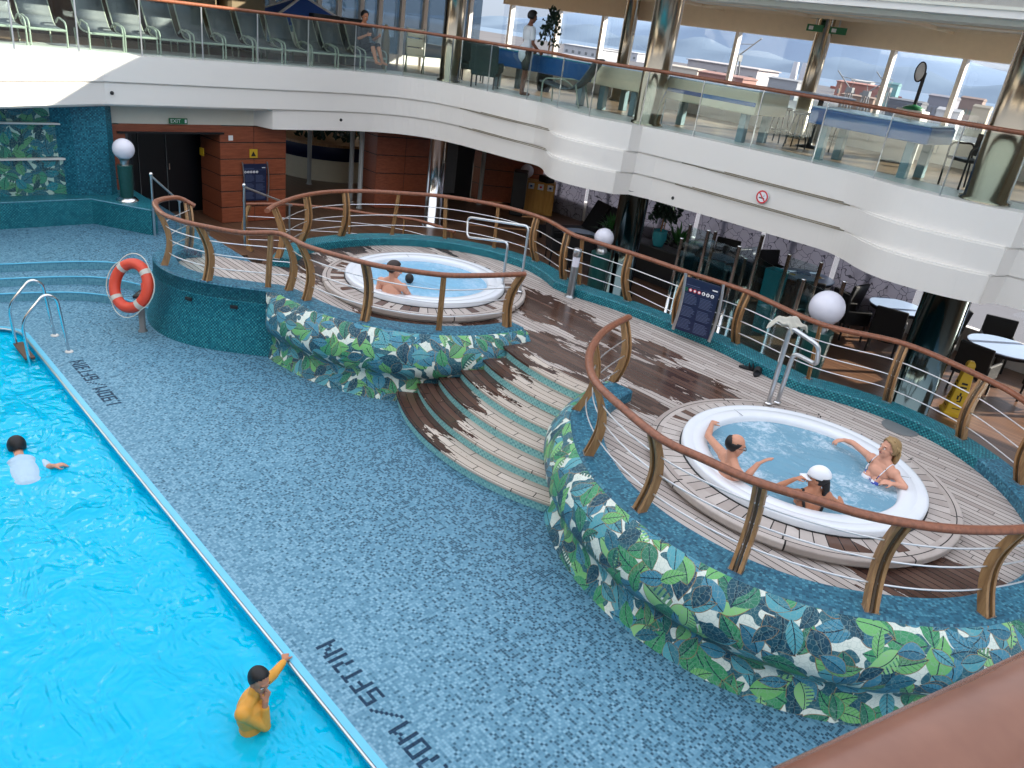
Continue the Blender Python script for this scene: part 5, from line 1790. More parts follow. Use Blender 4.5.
for y in (-1, 1):
    hip = pel + S_ * .09 * y
    kn = hip + D * .40 + S_ * .12 * y + Vector((0, 0, -.14)); an = kn + D * .36 + S_ * .08 * y + Vector((0, 0, -.06))
    limb(mb, hip, kn, an, .08, .055, .036); mb.cap(an, an + D * .18, .036, .024)
blob('body', mb, M_skin['light'], t, .009)
hair_cap(t, hd, R, 1.05, M_hair, low=-.04, front=.05, grow=.018)
mb = MB()
torso(mb, pel, che, nk + D * .04, shL, shR, 1.08)
mb.ell(che.lerp(pel, .42), (.125, .185, .36), Matrix((Vector((0, 0, 1)), S_, D)).transposed(), n=24)
mb.cap(shL, eR, .058, .05); mb.cap(shR, eL, .058, .05)
blob('shirt', mb, plain('pale_swim_shirt', L(172, 200, 220), .5), t, .010, 2)
# ------------------------------------------------------------------ columns
def column(name, label, x, y, z0, z1, r, mat):
    mb = MB()
    mb.lathe((x, y, 0), [(r + .05, z0), (r + .05, z0 + .05), (r, z0 + .07), (r, z1 - .02), (r + .02, z1)], 40)
    o = mb.build(name, mat)
    set_origin(o, (x, y, z0))
    return tag(o, label, 'column')
column('column', 'slim polished steel column under the balcony corner, left of the bar', -15.6, 12.55, ZB, 2.36, .23, M_chrome)
column('column', 'dark polished column in the bar behind the globe lamp with the plants', -9.7, 13.0, ZB, 2.36, .30, M_dcol)
column('column', 'broad dark polished column in the bar beside the yellow cone', -3.45, 12.95, ZB, 2.36, .34, M_dcol)
column('column', 'polished column on the balcony corner, left one of the big three', -15.65, 12.75, ZU, 6.0, .25, M_brass)
column('column', 'polished column rising through the balcony, middle one of the big three', -9.84, 13.12, ZU, 6.0, .27, M_brass)
column('column', 'polished column on the balcony at the right end of the picture, widest of all', -3.46, 12.98, ZU, 6.0, .30, M_brass)
for px_, lab in ((627, 'slim polished column by the windows, just left of the middle balcony column'), (822, 'slim polished column by the windows with green exit signs at its head')):
    p = aty(px_, 40, 16.9)
    column('column', lab, p.x, 16.9, ZU, 6.0, .17, M_brass)
for q, lab in (((309, 184), 'thin grey post in front of the round planter wall'), ((350, 202), 'thin dark grey post left of the pale one beside the wooden pier'), ((359, 208), 'thin pale grey post beside the wooden pier'), ((481, 200), 'thin pale grey post in front of the wooden bar wall')):
    p = at(q[0], q[1], ZB)
    if q[0] == 481: p = Vector((-17.2, 15.55, ZB))
    mb = MB(); mb.lathe((p.x, p.y, 0), [(.085, ZB), (.085, ZB + .02), (.062, ZB + .03), (.062, 2.36)], 16)
    o = mb.build('post', plain('post_paint', L(150, 154, 154), .4)); set_origin(o, (p.x, p.y, ZB)); tag(o, lab, 'post')

# ------------------------------------------------------------------ globe lamps
def globe_lamp(label, x, y, z0, hc, r, ped=.14):
    t = thing('globe_lamp', label, 'lamp', (x, y, z0))
    mb = MB(); mb.lathe((0, 0, 0), [(ped * 1.5, 0), (ped * 1.5, .02), (ped * 1.1, .07), (ped * .8, .08)], 24); mb.build('foot', M_chrome, t, world=False)
    zt = hc - r - .10
    mb = MB(); mb.lathe((0, 0, 0), [(ped * .85, .07), (ped, zt - .02), (ped, zt), (0, zt)], 24, sm=False); mb.build('pedestal', M_green_stone, t, world=False)
    mb = MB(); mb.lathe((0, 0, 0), [(ped * .55, zt), (ped * .55, zt + .06), (r * .42, zt + .09), (r * .72, hc - r * .55), (r * .70, hc - r * .60), (r * .3, zt + .09)], 24); mb.build('cup', M_steel, t, world=False)
    mb = MB(); mb.ell((0, 0, hc), r * 1.0, n=32); mb.build('globe', M_globe, t, world=False)
    return t
p = at(127.5, 200.5, .95)
globe_lamp('white globe lamp on green pedestal standing on the blue mosaic bench', p.x, p.y, .95, .99, .20)
p = aty(604, 238, 12.3)
globe_lamp('white globe lamp on green pedestal in front of the dark column with plants', p.x, 12.3, ZB, p.z - ZB, .20, .2)
p = aty(827, 308, 11.9)
globe_lamp('largest white globe lamp, right behind the railing beside the draped towel', p.x, 11.9, ZB, p.z - ZB, .275, .22)
p = aty(527, 171, 16.75)
globe_lamp('white globe lamp half hidden above the yellow wooden bins', p.x, 16.75, ZB, p.z - ZB, .2)

# ------------------------------------------------------------------ bar furniture
def round_table(label, p, r=.55, h=.75, cat='table', z0=ZB):
    t = thing('round_table', label, cat, (p[0], p[1], z0))
    mb = MB(); mb.lathe((0, 0, 0), [(0, h - .03), (r - .02, h - .03), (r, h - .015), (r, h - .005), (r - .012, h), (0, h)], 40, sm=False); mb.build('table_top', M_table, t, world=False)
    mb = MB(); mb.lathe((0, 0, 0), [(r * .93, h - .09), (r * .95, h - .03)], 40); mb.build('apron', M_black, t, world=False)
    mb = MB(); mb.lathe((0, 0, 0), [(.26, 0), (.26, .02), (.06, .05), (.05, .1), (.05, h - .04)], 20); mb.build('pedestal', M_blackp, t, world=False)
    return t
def wicker_chair(label, p, rz, group=None, z0=ZB):
    "boxy black wicker tub chair; faces local +X"
    t = thing('wicker_chair', label, 'chair', (p[0], p[1], z0), rz, group)
    mb = MB(); mb.bbox((0, 0, .40), (.54, .56, .10), .02); mb.build('seat', M_black, t, world=False)
    mb = MB()
    mb.bbox((-.27, 0, .66), (.07, .58, .62), .02, (0, math.radians(-9), 0)); mb.build('backrest', M_black, t, world=False)
    for y in (-1, 1):
        mb = MB(); mb.bbox((.0, .28 * y, .50), (.54, .055, .30), .02); mb.build('arm', M_black, t, world=False)
    for x in (-1, 1):
        for y in (-1, 1):
            mb = MB(); mb.tube([(.24 * x, .25 * y, .0), (.235 * x, .245 * y, .36)], .022, 8); mb.build('leg', M_blackp, t, world=False)
    return t
T1 = at(806, 276, ZB + .75); T1 = Vector((T1.x, T1.y, 0))
T2 = at(898, 306, ZB + .75); T3 = at(1004, 346, ZB + .75); T4 = at(580, 227, ZB + .75); T5 = at(718, 257, ZB + .75)
round_table('pale round table with a blue folded cloth and plates, behind the largest globe lamp', T1, .62)
round_table('pale round table just left of the broad dark column', T2, .56)
round_table('pale round table at the right edge of the picture, right of the yellow cone', T3, .62)
round_table('small pale blue table among the black loungers left of the dark column', T4, .42, .62)
round_table('small pale table seen between the chrome posts of the glass screen', T5, .42)
def around(T, r, deg):
    a = math.radians(deg)
    return (T.x + r * math.cos(a), T.y + r * math.sin(a)), a + PI
for T, r, deg, lab in ((T1, .98, 160, 'black wicker chair on the far side of the table with the blue cloth'), (T1, .98, -5, 'black wicker chair right of the table with the blue cloth'), (T1, .98, -60, 'black wicker chair in front of the table with the blue cloth, beside the globe'),
                       (T2, .98, 35, 'black wicker chair behind the table left of the broad dark column'), (T2, 1.0, 235, 'black wicker chair left of the table that adjoins the broad dark column'), (T2, .92, -75, 'black wicker chair in front of the table left of the broad dark column'),
                       (T3, .98, 110, 'black wicker chair behind the table at the right edge'), (T3, 1.02, 190, 'black wicker chair left of the table at the right edge'), (T3, 1.0, -95, 'black wicker chair in front of the right edge table, behind the cone'), (T3, 1.0, -20, 'black wicker chair at the right edge of the picture, right of the cone'),
                       (T5, .88, 112, 'black chair behind the small table seen between the chrome posts'), (T5, .88, -65, 'black chair in front of the small table seen between the chrome posts')):
    p, rz = around(T, r, deg)
    wicker_chair(lab, p, rz)
def black_lounger(label, p, rz, z0=ZB):
    t = thing('wicker_lounger', label, 'lounger', (p[0], p[1], z0), rz)
    MB().bbox((.35, 0, .26), (1.3, .66, .16), .03).build('seat', M_black, t, world=False)
    MB().bbox((-.52, 0, .62), (.10, .66, .92), .03, (0, math.radians(-28), 0)).build('backrest', M_black, t, world=False)
    for x in (-.2, .9):
        for y in (-1, 1):
            MB().bbox((x, .28 * y, .09), (.07, .07, .18), .01).build('leg', M_blackp, t, world=False)
    return t
p = aty(598, 228, 15.4); black_lounger('black wicker lounger with tall reclined back left of the dark column', (p.x - .1, 15.3), -1.9)
p = aty(574, 232, 15.3); black_lounger('black wicker lounger left of the other one by the plants', (p.x - .1, 15.5), -1.9)
p = at(548, 262, ZB); wicker_chair('black wicker armchair behind the long railing near the bollard light', (p.x + .1, p.y + .2), 1.0)
p = at(572, 268, ZB); wicker_chair('black wicker armchair beside the small pale blue table', (p.x + .3, p.y - .1), 2.2)
# things on the first table
zt = ZB + .75
mb = MB(); mb.bbox((T1.x - .12, T1.y + .1, zt + .02), (.30, .2, .04), .015, (0, 0, .6)); o = mb.build('folded_cloth', M_blue); set_origin(o, (T1.x - .12, T1.y + .1, zt)); tag(o, 'blue folded cloth lying on the pale round table behind the globe lamp', 'cloth')
for dx, dy, lab in ((-.18, -.28, 'pale plate of food at the near side of the table with the blue cloth'), (.22, .16, 'pale plate of food at the far side of the table with the blue cloth')):
    t = thing('plate', lab, 'plate', (T1.x + dx, T1.y + dy, zt))
    MB().lathe((0, 0, 0), [(0, .004), (.08, .004), (.13, .016), (.132, .02), (.08, .01), (0, .01)], 24).build('dish', M_gel, t, world=False)
    MB().ell((0, 0, .018), (.07, .05, .02)).build('food', plain('food', L(206, 176, 90), .6), t, world=False)

# yellow caution cone
p = at(951, 413, ZB)
t = thing('caution_cone', 'tall yellow wet floor cone standing in the bar behind the railing', 'safety cone', (p.x, p.y, ZB), .5)
mb = MB()
lv = [(.17, 0), (.17, .05), (.145, .07), (.14, .10), (.075, .80), (.06, .86), (.065, .88), (.055, .93), (.03, .96)]
rows = []
for r_, z_ in lv:
    rows.append([(r_ * c_, r_ * s_, z_) for c_, s_ in ((1, .9), (.9, 1), (-.9, 1), (-1, .9), (-1, -.9), (-.9, -1), (.9, -1), (1, -.9), (1, .9))])
mb.sheet(rows, sm=False); mb.add(rows[-1][:8], [tuple(range(8))])
mb.build('body', M_yel, t, world=False)
for k in range(4):
    Rk = Matrix.Rotation(k * PI / 2, 3, 'Z')
    def fq(y, z): return Rk @ Vector((.14 - (z - .1) * .0929 + .003, y, z))
    for nm_, marks in (('lettering', [(-.045, .56, .09, .035), (-.05, .50, .10, .03)]), ('pictogram', [(-.02, .36, .03, .06), (-.045, .30, .03, .07), (.01, .28, .025, .09), (-.03, .26, .06, .02)]), ('band', [(-.06, .13, .12, .016)])):
        mb = MB()
        for (y, z, w_, h_) in marks:
            mb.add([fq(y, z), fq(y + w_, z), fq(y + w_, z + h_), fq(y, z + h_)], [(0, 1, 2, 3)])
        mb.build(nm_, M_gap, t, world=False)

# yellow bins with symbols, black screen beside
p = at(537, 213, ZB)
rz = math.atan2(-p.y, -p.x)
p = p + Vector((.12, -.12, 0))
t = thing('towel_cabinet', 'yellow wooden three-door bin cabinet with small square signs', 'cabinet', (p.x, p.y, ZB), rz)
MB().bbox((-.25, 0, .46), (.5, .86, .92), .01).build('body', M_yellow_wood, t, world=False)
for k in range(3):
    y = -.28 + .28 * k
    d = MB().bbox((.012, y, .46), (.03, .265, .86), .006).build('door', M_yellow_wood, t, world=False)
    mb = MB(); mb.bbox((.03, y, .80), (.006, .17, .17), .002); mb.build('sign', M_wht, d, world=False)
    mb = MB(); mb.ell((.034, y, .80), (.004, .04, .03)); mb.build('symbol', [M_blue, M_red, M_blue][k], d, world=False)
mb = MB(); mb.bbox((-.2, -.95, .62), (.6, .42, 1.24), .02)
o = MB().bbox((0, 0, .62), (.5, .40, 1.24), .03).build('bin_housing', M_blackp); hb = at(516, 214, ZB); o.location = (hb.x, hb.y, ZB); o.rotation_euler = (0, 0, rz)
tag(o, 'tall black housing standing left of the yellow wooden bins', 'bin')
o = MB().bbox((0, 0, .1), (.36, .34, .2), .04).build('basket', M_black); o.location = (p.x + .2, p.y + .45, ZB + .93 - .0); o.location = (p.x - .02, p.y + .22, ZB + .925)
tag(o, 'black basket standing on the right end of the yellow bins', 'basket')

# ------------------------------------------------------------------ plants
def potted(label, p, z0, pr, ph, kind, fh, fr, pot=M_pot, seed=1, square=False):
    t = thing('potted_plant', label, 'plant', (p[0], p[1], z0))
    mb = MB()
    prof = [(pr * .62, 0), (pr * .7, .02), (pr, ph * .55), (pr * .92, ph * .86), (pr * .98, ph), (pr * .85, ph), (pr * .8, ph * .8), (0, ph * .8)]
    if square: prof = [(pr * .8, 0), (pr, ph), (pr * .88, ph), (pr * .8, ph * .7), (0, ph * .7)]
    mb.lathe((0, 0, 0), prof, 4 if square else 28, sm=not square, a0=PI / 4, a1=PI / 4 + 2 * PI)
    mb.build('pot', pot, t, world=False)
    rn = random.Random(seed)
    mb = MB()
    n = 60 if kind == 'spike' else 260
    for i in range(n):
        a = rn.random() * 2 * PI
        if kind == 'spike':
            e_ = .35 + rn.random() * 1.0
            ln = fh * (.6 + .4 * rn.random())
            d = Vector((math.cos(a) * math.cos(e_), math.sin(a) * math.cos(e_), math.sin(e_)))
            b0 = Vector((0, 0, ph * .8)) + d * .03
            wv = Vector((-math.sin(a), math.cos(a), 0)) * (.03 * fh)
            m1 = b0 + d * ln * .55; m2 = b0 + d * ln * .98 - Vector((0, 0, ln * .22))
            mb.add([b0 - wv * .6, b0 + wv * .6, m1 + wv, m2, m1 - wv], [(0, 1, 2, 4), (4, 2, 3)])
        else:
            th = rn.random() * PI * .95 - .2
            rr = fr * (.35 + .65 * rn.random() ** .5)
            c = Vector((math.cos(a) * math.cos(th * .9) * rr, math.sin(a) * math.cos(th * .9) * rr, ph + fh * .45 + math.sin(th) * fh * .5 * (.6 + .4 * rn.random())))
            R = Euler((rn.random() * 6, rn.random() * 6, rn.random() * 6)).to_matrix()
            l_ = fr * .22
            mb.add([c + R @ Vector(q) for q in ((-l_, 0, 0), (0, l_ * .5, .2 * l_), (l_, 0, 0), (0, -l_ * .5, .2 * l_))], [(0, 1, 2, 3)])
    mb.build('foliage', M_leafg if kind == 'spike' else M_leafdk, t, world=False)
    if kind != 'spike':
        mb = MB(); mb.tube([(0, 0, ph * .7), (.01, 0, ph + fh * .5)], .018, 6); mb.build('stem', M_post, t, world=False)
    return t
p = aty(655, 246, 14.6); zc = p.z
o = MB().bbox((0, 0, (zc - ZB) / 2), (1.7, .5, zc - ZB), .02).build('sideboard', M_blackp); o.location = (p.x + .0, 14.75, ZB)
tag(o, 'low black sideboard carrying the turquoise pot behind the railing', 'sideboard')
potted('bushy dark green plant in a turquoise urn behind the long railing', (p.x, 14.7), zc, .17, .36, 'bush', .55, .34, seed=3)
p = aty(606, 228, 14.3); potted('spiky bright green plant left of the dark column by the globe lamp', (p.x, 14.5), ZB, .22, max(.4, p.z - ZB), 'spike', .75, .3, M_blackp, 5)
p = aty(690, 236, 15.8); potted('loose light green plant behind the turquoise urn, farther back', (p.x - .2, 15.7), ZB, .2, max(.5, p.z - ZB - .2), 'spike', .9, .3, M_blackp, 8)
p = aty(772, 290, 14.2); potted('square turquoise planter between the chrome posts in the bar', (p.x, 14.2), ZB, .24, max(.5, p.z - ZB + .42), 'spike', .25, .2, M_pot, 9, True)
p = aty(640, 222, 15.5); potted('tall leafy plant right behind the dark column', (p.x - .3, 17.0), ZB, .22, .6, 'bush', 1.1, .4, M_blackp, 12)

# glass wind screen on chrome posts between bar and spa
t = thing('wind_screen', 'glass wind screen on tall chrome posts between the spa railing and the bar', 'glass screen', (-7.3, 12.9, ZB))
tops = [(682, 238), (691, 224), (709, 230), (716, 231), (740, 246), (746, 258), (763, 235), (790, 254), (804, 279), (822, 262), (845, 281)]
pts = []
for k, q in enumerate(tops):
    y = 12.45 if k % 2 == 0 else 13.1
    if q == (763, 235): y = 13.1
    a = aty(q[0], q[1], y)
    pts.append(a)
    mb = MB(); mb.lathe((a.x, y, 0), [(.06, ZB), (.06, ZB + .015), (.034, ZB + .02), (.034, a.z - .02), (.038, a.z - .02), (.038, a.z), (0, a.z)], 14)
    mb.build('post', M_chrome, t)
for ser in (pts[0::2], pts[1::2]):
    for a, b in zip(ser, ser[1:]):
        d = b - a; d.z = 0
        zt = min(a.z, b.z) - .05
        if d.length > 2.5: continue
        ang = math.atan2(d.y, d.x); c = (a + b) / 2
        mb = MB(); mb.bbox((c.x, c.y, (zt + ZB + .08) / 2), (d.length - .08, .012, zt - ZB - .08), .003, (0, 0, ang)); mb.build('glass_pane', M_screen, t)

# round planter wall beyond the opening
t = thing('round_planter', 'big round beige planter with a dark band seen through the wooden opening', 'planter', (-22.2, 13.6, ZB))
MB().lathe((0, 0, 0), [(1.9, 0), (1.9, .62)], 64).build('wall', M_cream, t, world=False)
MB().lathe((0, 0, 0), [(1.9, .62), (1.95, .63), (1.97, 1.02)], 64).build('band', M_navy, t, world=False)
MB().lathe((0, 0, 0), [(1.97, 1.02), (2.02, 1.03), (2.02, 1.10), (1.5, 1.12), (1.5, 1.0), (0, 1.0)], 64, sm=False).build('rim', M_post, t, world=False)
mb = MB()
rn = random.Random(4)
for i in range(200):
    a, r_ = rn.random() * 6.28, 1.2 * rn.random() ** .5
    c = Vector((r_ * math.cos(a), r_ * math.sin(a), 1.05 + .5 * rn.random())); R = Euler((rn.random() * 6, rn.random() * 6, rn.random() * 6)).to_matrix()
    mb.add([c + R @ Vector(q) for q in ((-.16, 0, 0), (0, .07, .02), (.16, 0, 0), (0, -.07, .02))], [(0, 1, 2, 3)])
mb.build('foliage', M_leafdk, t, world=False)

# decorative lattice panels along the outer windows
def lattice():
    m = NT('scroll_panel')
    v = m.n('ShaderNodeTexVoronoi', feature='DISTANCE_TO_EDGE'); m.put(v.inputs['Vector'], m.vm('ADD', m.obj(), m.vm('SCALE', m.n('ShaderNodeTexNoise').outputs[1], .5))); m.put(v.inputs['Scale'], 4.2)
    cc = m.mix(m.m('LESS_THAN', v.outputs['Distance'], .022), L(170, 170, 182), L(84, 86, 96))
    d = m.n('ShaderNodeBsdfDiffuse'); m.put(d.inputs[0], cc)
    tl = m.n('ShaderNodeBsdfTranslucent'); m.put(tl.inputs[0], cc)
    mx = m.n('ShaderNodeMixShader'); m.put(mx.inputs[0], 0.45)
    m.t.links.new(d.outputs[0], mx.inputs[1]); m.t.links.new(tl.outputs[0], mx.inputs[2])
    return m.end(mx.outputs[0])
M_lat = lattice()
for k in range(6):
    x = -16.6 + 1.9 * k
    o = MB().bbox((0, 0, 1.05), (1.78, .03, 2.1), .006).build('screen_panel', M_lat); o.location = (x + .95, 17.44, ZB)
    tag(o, 'pale decorative panel with dark scrolls along the outer bar windows, %s from the left' % ('first', 'second', 'third', 'fourth', 'fifth', 'sixth')[k], 'panel', 'scroll panels along the bar windows')
# ------------------------------------------------------------------ signs on the fascia, walls
def disc_sign(name, label, c, n, r, build_):
    t = thing(name, label, 'sign', tuple(c))
    return t
c = aty(761.5, 197, 12.83) + Vector((0, -.0, 0))
c.y = 12.855
t = thing('no_smoking_sign', 'round red and white no smoking sign on the white fascia', 'sign', tuple(c))
mb = MB()
N_ = 28
mb.add([c + Vector((.115 * math.cos(2 * PI * k / N_), -.004, .115 * math.sin(2 * PI * k / N_))) for k in range(N_)] + [c + Vector((.115 * math.cos(2 * PI * k / N_), .02, .115 * math.sin(2 * PI * k / N_))) for k in range(N_)], [tuple(range(N_))] + [(k, N_ + k, N_ + (k + 1) % N_, (k + 1) % N_) for k in range(N_)])
mb.build('plate', M_wht, t)
mb = MB()
ringi = [[c + Vector((r_ * math.cos(2 * PI * k / N_), -.007, r_ * math.sin(2 * PI * k / N_))) for r_ in (.088, .115)] for k in range(N_)]
mb.sheet(ringi, closed=True)
mb.box(c + Vector((0, -.008, 0)), (.19, .002, .022), (0, math.radians(45), 0))
mb.build('prohibition_ring', M_red, t)
mb = MB()
mb.box(c + Vector((-.005, -.0065, -.02)), (.105, .002, .02)); mb.box(c + Vector((.03, -.0065, .025)), (.008, .002, .04)); mb.box(c + Vector((-.03, -.0065, .03)), (.008, .002, .03))
mb.build('cigarette', M_gap, t)
# exit sign over the doorway
q = atx(178, 121, -17.0)
t = thing('exit_sign', 'green EXIT sign above the dark entrance doorway', 'sign', (-17.0, q.y, q.z))
MB().bbox((-16.99, q.y, q.z), (.03, .38, .115), .005).build('plate', M_exit, t)
def word(t, txt, pos, right, up, size, mat, name='lettering'):
    cu = bpy.data.curves.new(name, 'FONT'); cu.body = txt; cu.size = size; cu.align_x = 'CENTER'; cu.align_y = 'CENTER'; cu.extrude = .001
    tmp = bpy.data.objects.new(name, cu)
    me = bpy.data.meshes.new_from_object(tmp)
    bpy.data.objects.remove(tmp)
    o = bpy.data.objects.new(name, me); COL.objects.link(o)
    o.parent = t
    me.materials.clear(); me.materials.append(mat)
    R = Matrix((Vector(right), Vector(up), Vector(right).cross(Vector(up)))).transposed()
    o.rotation_euler = R.to_euler()
    o.location = Vector(pos) - Vector(t.location)
    return o
word(t, 'EXIT', (-16.972, q.y - .06, q.z), (0, 1, 0), (0, 0, 1), 0.105, M_wht)
MB().box((-16.973, q.y + .15, q.z), (.002, .04, .07)).build('symbol', M_wht, t)
for px_, py_, lab in ((815, 28, 'green exit sign at the ceiling, left of the slim column'), (838, 31, 'green exit sign at the ceiling, right of the slim column')):
    q = aty(px_, py_, 16.6)
    t = thing('exit_sign', lab, 'sign', tuple(q))
    MB().bbox(q, (.36, .03, .13), .005).build('plate', M_exit, t)
    MB().tube([q + Vector((0, 0, .06)), Vector((q.x, q.y, 6.0))], .012, 6).build('hanger', M_steel, t)
    MB().box(q + Vector((-.08, -.017, 0)), (.1, .002, .07)).build('symbol', M_wht, t)
# small wall fittings
for (px_, py_, m_, w_, h_, lab) in ((230.7, 138, M_wht, .10, .11, 'small white switch plate on the wooden wall right of the doorway'), (253.5, 153.5, M_yel, .19, .19, 'small yellow pictogram sign on the wood above the navy rules board')):
    q = atx(px_, py_, XW + .012)
    o = MB().bbox((0, 0, 0), (.02, w_, h_), .004).build('wall_sign', m_); o.location = q
    tag(o, lab, 'sign')
q = atx(253.5, 154, XW + .03)
mb = MB()
mb.add([q + Vector((.0, -.06, -.05)), q + Vector((0, .06, -.05)), q + Vector((0, 0, .06))], [(0, 1, 2)])
for o in COL.objects:
    if o.name == 'wall_sign.001':
        mb.build('pictogram', M_gap, o)
q = aty(213, 150, 7.50)
o = MB().bbox((0, 0, 0), (.14, .02, .17), .004).build('wall_sign', M_yel); o.location = (XW - .55, 7.44, 1.6); o.rotation_euler = (0, 0, math.radians(12))
tag(o, 'small yellow sign inside the doorway on its right wooden side', 'sign')
for (px_, py_, d, lab) in ((112, 93, 0, 'small grey nozzle in the sunlit left fascia'), (341, 120, 1, 'small dark nozzle in the fascia above the round planter'), (492, 147.5, 2, 'small dark nozzle in the fascia above the yellow bins'), (673, 198, 2, 'small dark nozzle in the fascia above the turquoise urn')):
    q = atx(px_, py_, -16.36) if d < 2 else aty(px_, py_, 12.72 if px_ < 600 else 12.86)
    if px_ == 112: q = atx(px_, py_, -16.42)
    mb = MB(); mb.ell((0, 0, 0), (.035, .035, .035))
    o = mb.build('nozzle', M_gap); o.location = q
    tag(o, lab, 'nozzle')
# stair handrails left
for base, top, dirn, ln, lab in ((at(155, 236, ZT), None, Vector((0.0, 1.0, -1.0)), .75, 'steel stair handrail with chrome knob in front of the doorway'), (at(245, 246, ZT), None, Vector((-.25, 1.0, -.42)), 1.3, 'steel stair handrail with chrome knob in front of the wooden wall')):
    t = thing('stair_handrail', lab, 'handrail', tuple(base))
    h = 1.16
    MB().tube([base, base + Vector((0, 0, h))], .024, 10).build('upright', M_steel, t)
    a = base + Vector((0, 0, h)); 
    MB().tube([a, a + dirn.normalized() * ln], .02, 10).build('rail', M_steel, t)
    b = a + dirn.normalized() * ln * .95
    MB().tube([b, Vector((b.x, b.y, ZB))], .02, 8).build('upright', M_steel, t)
    MB().ell(a + Vector((0, 0, .03)), .038).build('knob', M_chrome, t)
# ------------------------------------------------------------------ balcony balustrade
t = thing('glass_balustrade', 'long glass balustrade with wooden top rail along the balcony edge', 'balustrade', (-9, 13, ZU))
gp = offset2(edge, .06)
def resample(path, step):
    out = [Vector((path[0][0], path[0][1], 0))]
    acc = 0
    for a, b in zip(path, path[1:]):
        a, b = Vector((a[0], a[1], 0)), Vector((b[0], b[1], 0))
        d = (b - a).length; s = 0
        while acc + (d - s) >= step:
            s += step - acc
            out.append(a.lerp(b, s / d)); acc = 0
        acc += d - s
    return out
rs = resample(gp, 1.18)
for a, b in zip(rs, rs[1:]):
    d = b - a; ang = math.atan2(d.y, d.x); c = (a + b) / 2
    mb = MB(); mb.bbox((c.x, c.y, ZU + .50), (d.length - .014, .014, .92), .003, (0, 0, ang)); mb.build('glass_panel', M_glass, t)
for a in rs:
    MB().box((a.x, a.y, ZU + .5), (.012, .026, .98)).build('clamp', M_steel, t)
dense = resample(gp, .3)
MB().tube([Vector((q.x, q.y, ZU + 1.015)) for q in dense], .034, 10).build('top_rail', M_rail, t)

# ------------------------------------------------------------------ grey sun loungers
def lounger(label, y, x=-16.95, rz=0.0, wt=None):
    t = thing('sun_lounger', label, 'sun lounger', (x, y, ZU), rz, 'grey sun loungers along the balcony')
    for s in (-1, 1):
        mb = MB()
        mb.tube(bend([(.0, .30 * s, 0), (.0, .30 * s, .44), (-.42, .30 * s, .50), (-.56, .29 * s, .40)], .12), .017, 8)
        mb.build('arm', M_frame, t, world=False)
        MB().tube([(-.9, .27 * s, 0), (-.95, .27 * s, .31)], .016, 8).build('leg', M_frame, t, world=False)
    mb = MB()
    mb.tube([(.0, -.30, .30), (.0, .30, .30)], .022, 8)
    for s in (-1, 1):
        mb.tube(smooth([(.0, .27 * s, .30), (-.5, .27 * s, .32), (-.72, .27 * s, .46), (-.98, .27 * s, .85), (-1.03, .27 * s, .94)], 4), .016, 8)
    mb.tube([(-1.03, -.27, .94), (-1.03, .27, .94)], .016, 8)
    mb.build('frame', M_frame, t, world=False)
    pr_ = smooth([(.0, 0, .315), (-.5, 0, .335), (-.72, 0, .475), (-.98, 0, .865), (-1.03, 0, .955)], 4)
    k = 8
    mb = MB(); mb.sheet([[(p.x, y_, p.z + .006) for y_ in (-.26, .26)] for p in pr_[:k + 1]]); o = mb.build('seat', M_lounge, t, world=False)
    m = o.modifiers.new('t', 'SOLIDIFY'); m.thickness = .008
    mb = MB(); mb.sheet([[(p.x, y_, p.z + .006) for y_ in (-.26, .26)] for p in pr_[k:]]); o = mb.build('backrest', M_lounge, t, world=False)
    m = o.modifiers.new('t', 'SOLIDIFY'); m.thickness = .008
    return t
ORD = ('leftmost', 'second', 'third', 'fourth', 'fifth', 'sixth', 'seventh', 'eighth', 'ninth', 'tenth', 'eleventh', 'twelfth')
for k, y in enumerate((3.78, 4.44, 5.42, 6.06, 6.72, 7.40, 8.06, 8.74, 9.42, 10.08, 10.76, 11.5)):
    lab = 'grey mesh sun lounger behind the balcony glass, %s from the left of the row' % ORD[k]
    if k == 0: lab = 'leftmost grey mesh sun lounger behind the sunlit balcony glass'
    if k == 11: lab = 'last grey mesh sun lounger of the balcony row, with the person in black'
    lounger(lab, y)
# towels between them
for q, lab in (((293, 40), 'white towel hanging on the back of a lounger below the blue canopy'),):
    p = atx(q[0], q[1], -17.86)
    mb = MB(); mb.bbox((0, 0, 0), (.05, .3, .34), .02); o = mb.build('towel', M_towel); o.location = p; tag(o, lab, 'towel')

# person in black sitting on the last lounger
b = Vector((-17.35, 11.42, ZU + .36))
t = thing('person', 'person in black clothes sitting on the last balcony lounger behind the glass', 'person', tuple(b))
F = Vector((1, .1, 0)).normalized(); Lf = Vector((-F.y, F.x, 0))
pel = b + Vector((0, 0, .10)); che = pel + Vector((-.06, 0, .36)); nk = che + Vector((0, 0, .19)); hd = nk + Vector((.02, 0, .165)); R = frame(F + Vector((0, 0, -.3)))
shL, shR = che + Lf * .17 + Vector((0, 0, .12)), che - Lf * .17 + Vector((0, 0, .12))
mb = MB(); head_pieces(mb, hd, R); mb.cap(nk - Vector((0, 0, .04)), hd - Vector((0, 0, .05)), .055, .05)
torso(mb, pel, che, nk, shL, shR, .94)
for sh, y in ((shL, 1), (shR, -1)):
    el = sh + F * .12 + Lf * .06 * y + Vector((0, 0, -.26)); wr = el + F * .22 - Lf * .05 * y + Vector((0, 0, .10))
    limb(mb, sh, el, wr, .044, .036, .026); hand(mb, wr, F + Vector((0, 0, .3)), Lf * y, .95, .6, .1, y)
    hip = pel + Lf * .09 * y; kn = hip + F * .40 + Vector((0, 0, .12)); an = kn + F * .18 + Vector((0, 0, -.36))
    limb(mb, hip, kn, an, .074, .052, .036); mb.cap(an, an + F * .16 - Vector((0, 0, .02)), .034, .026)
blob('body', mb, M_skin['tan'], t, .009)
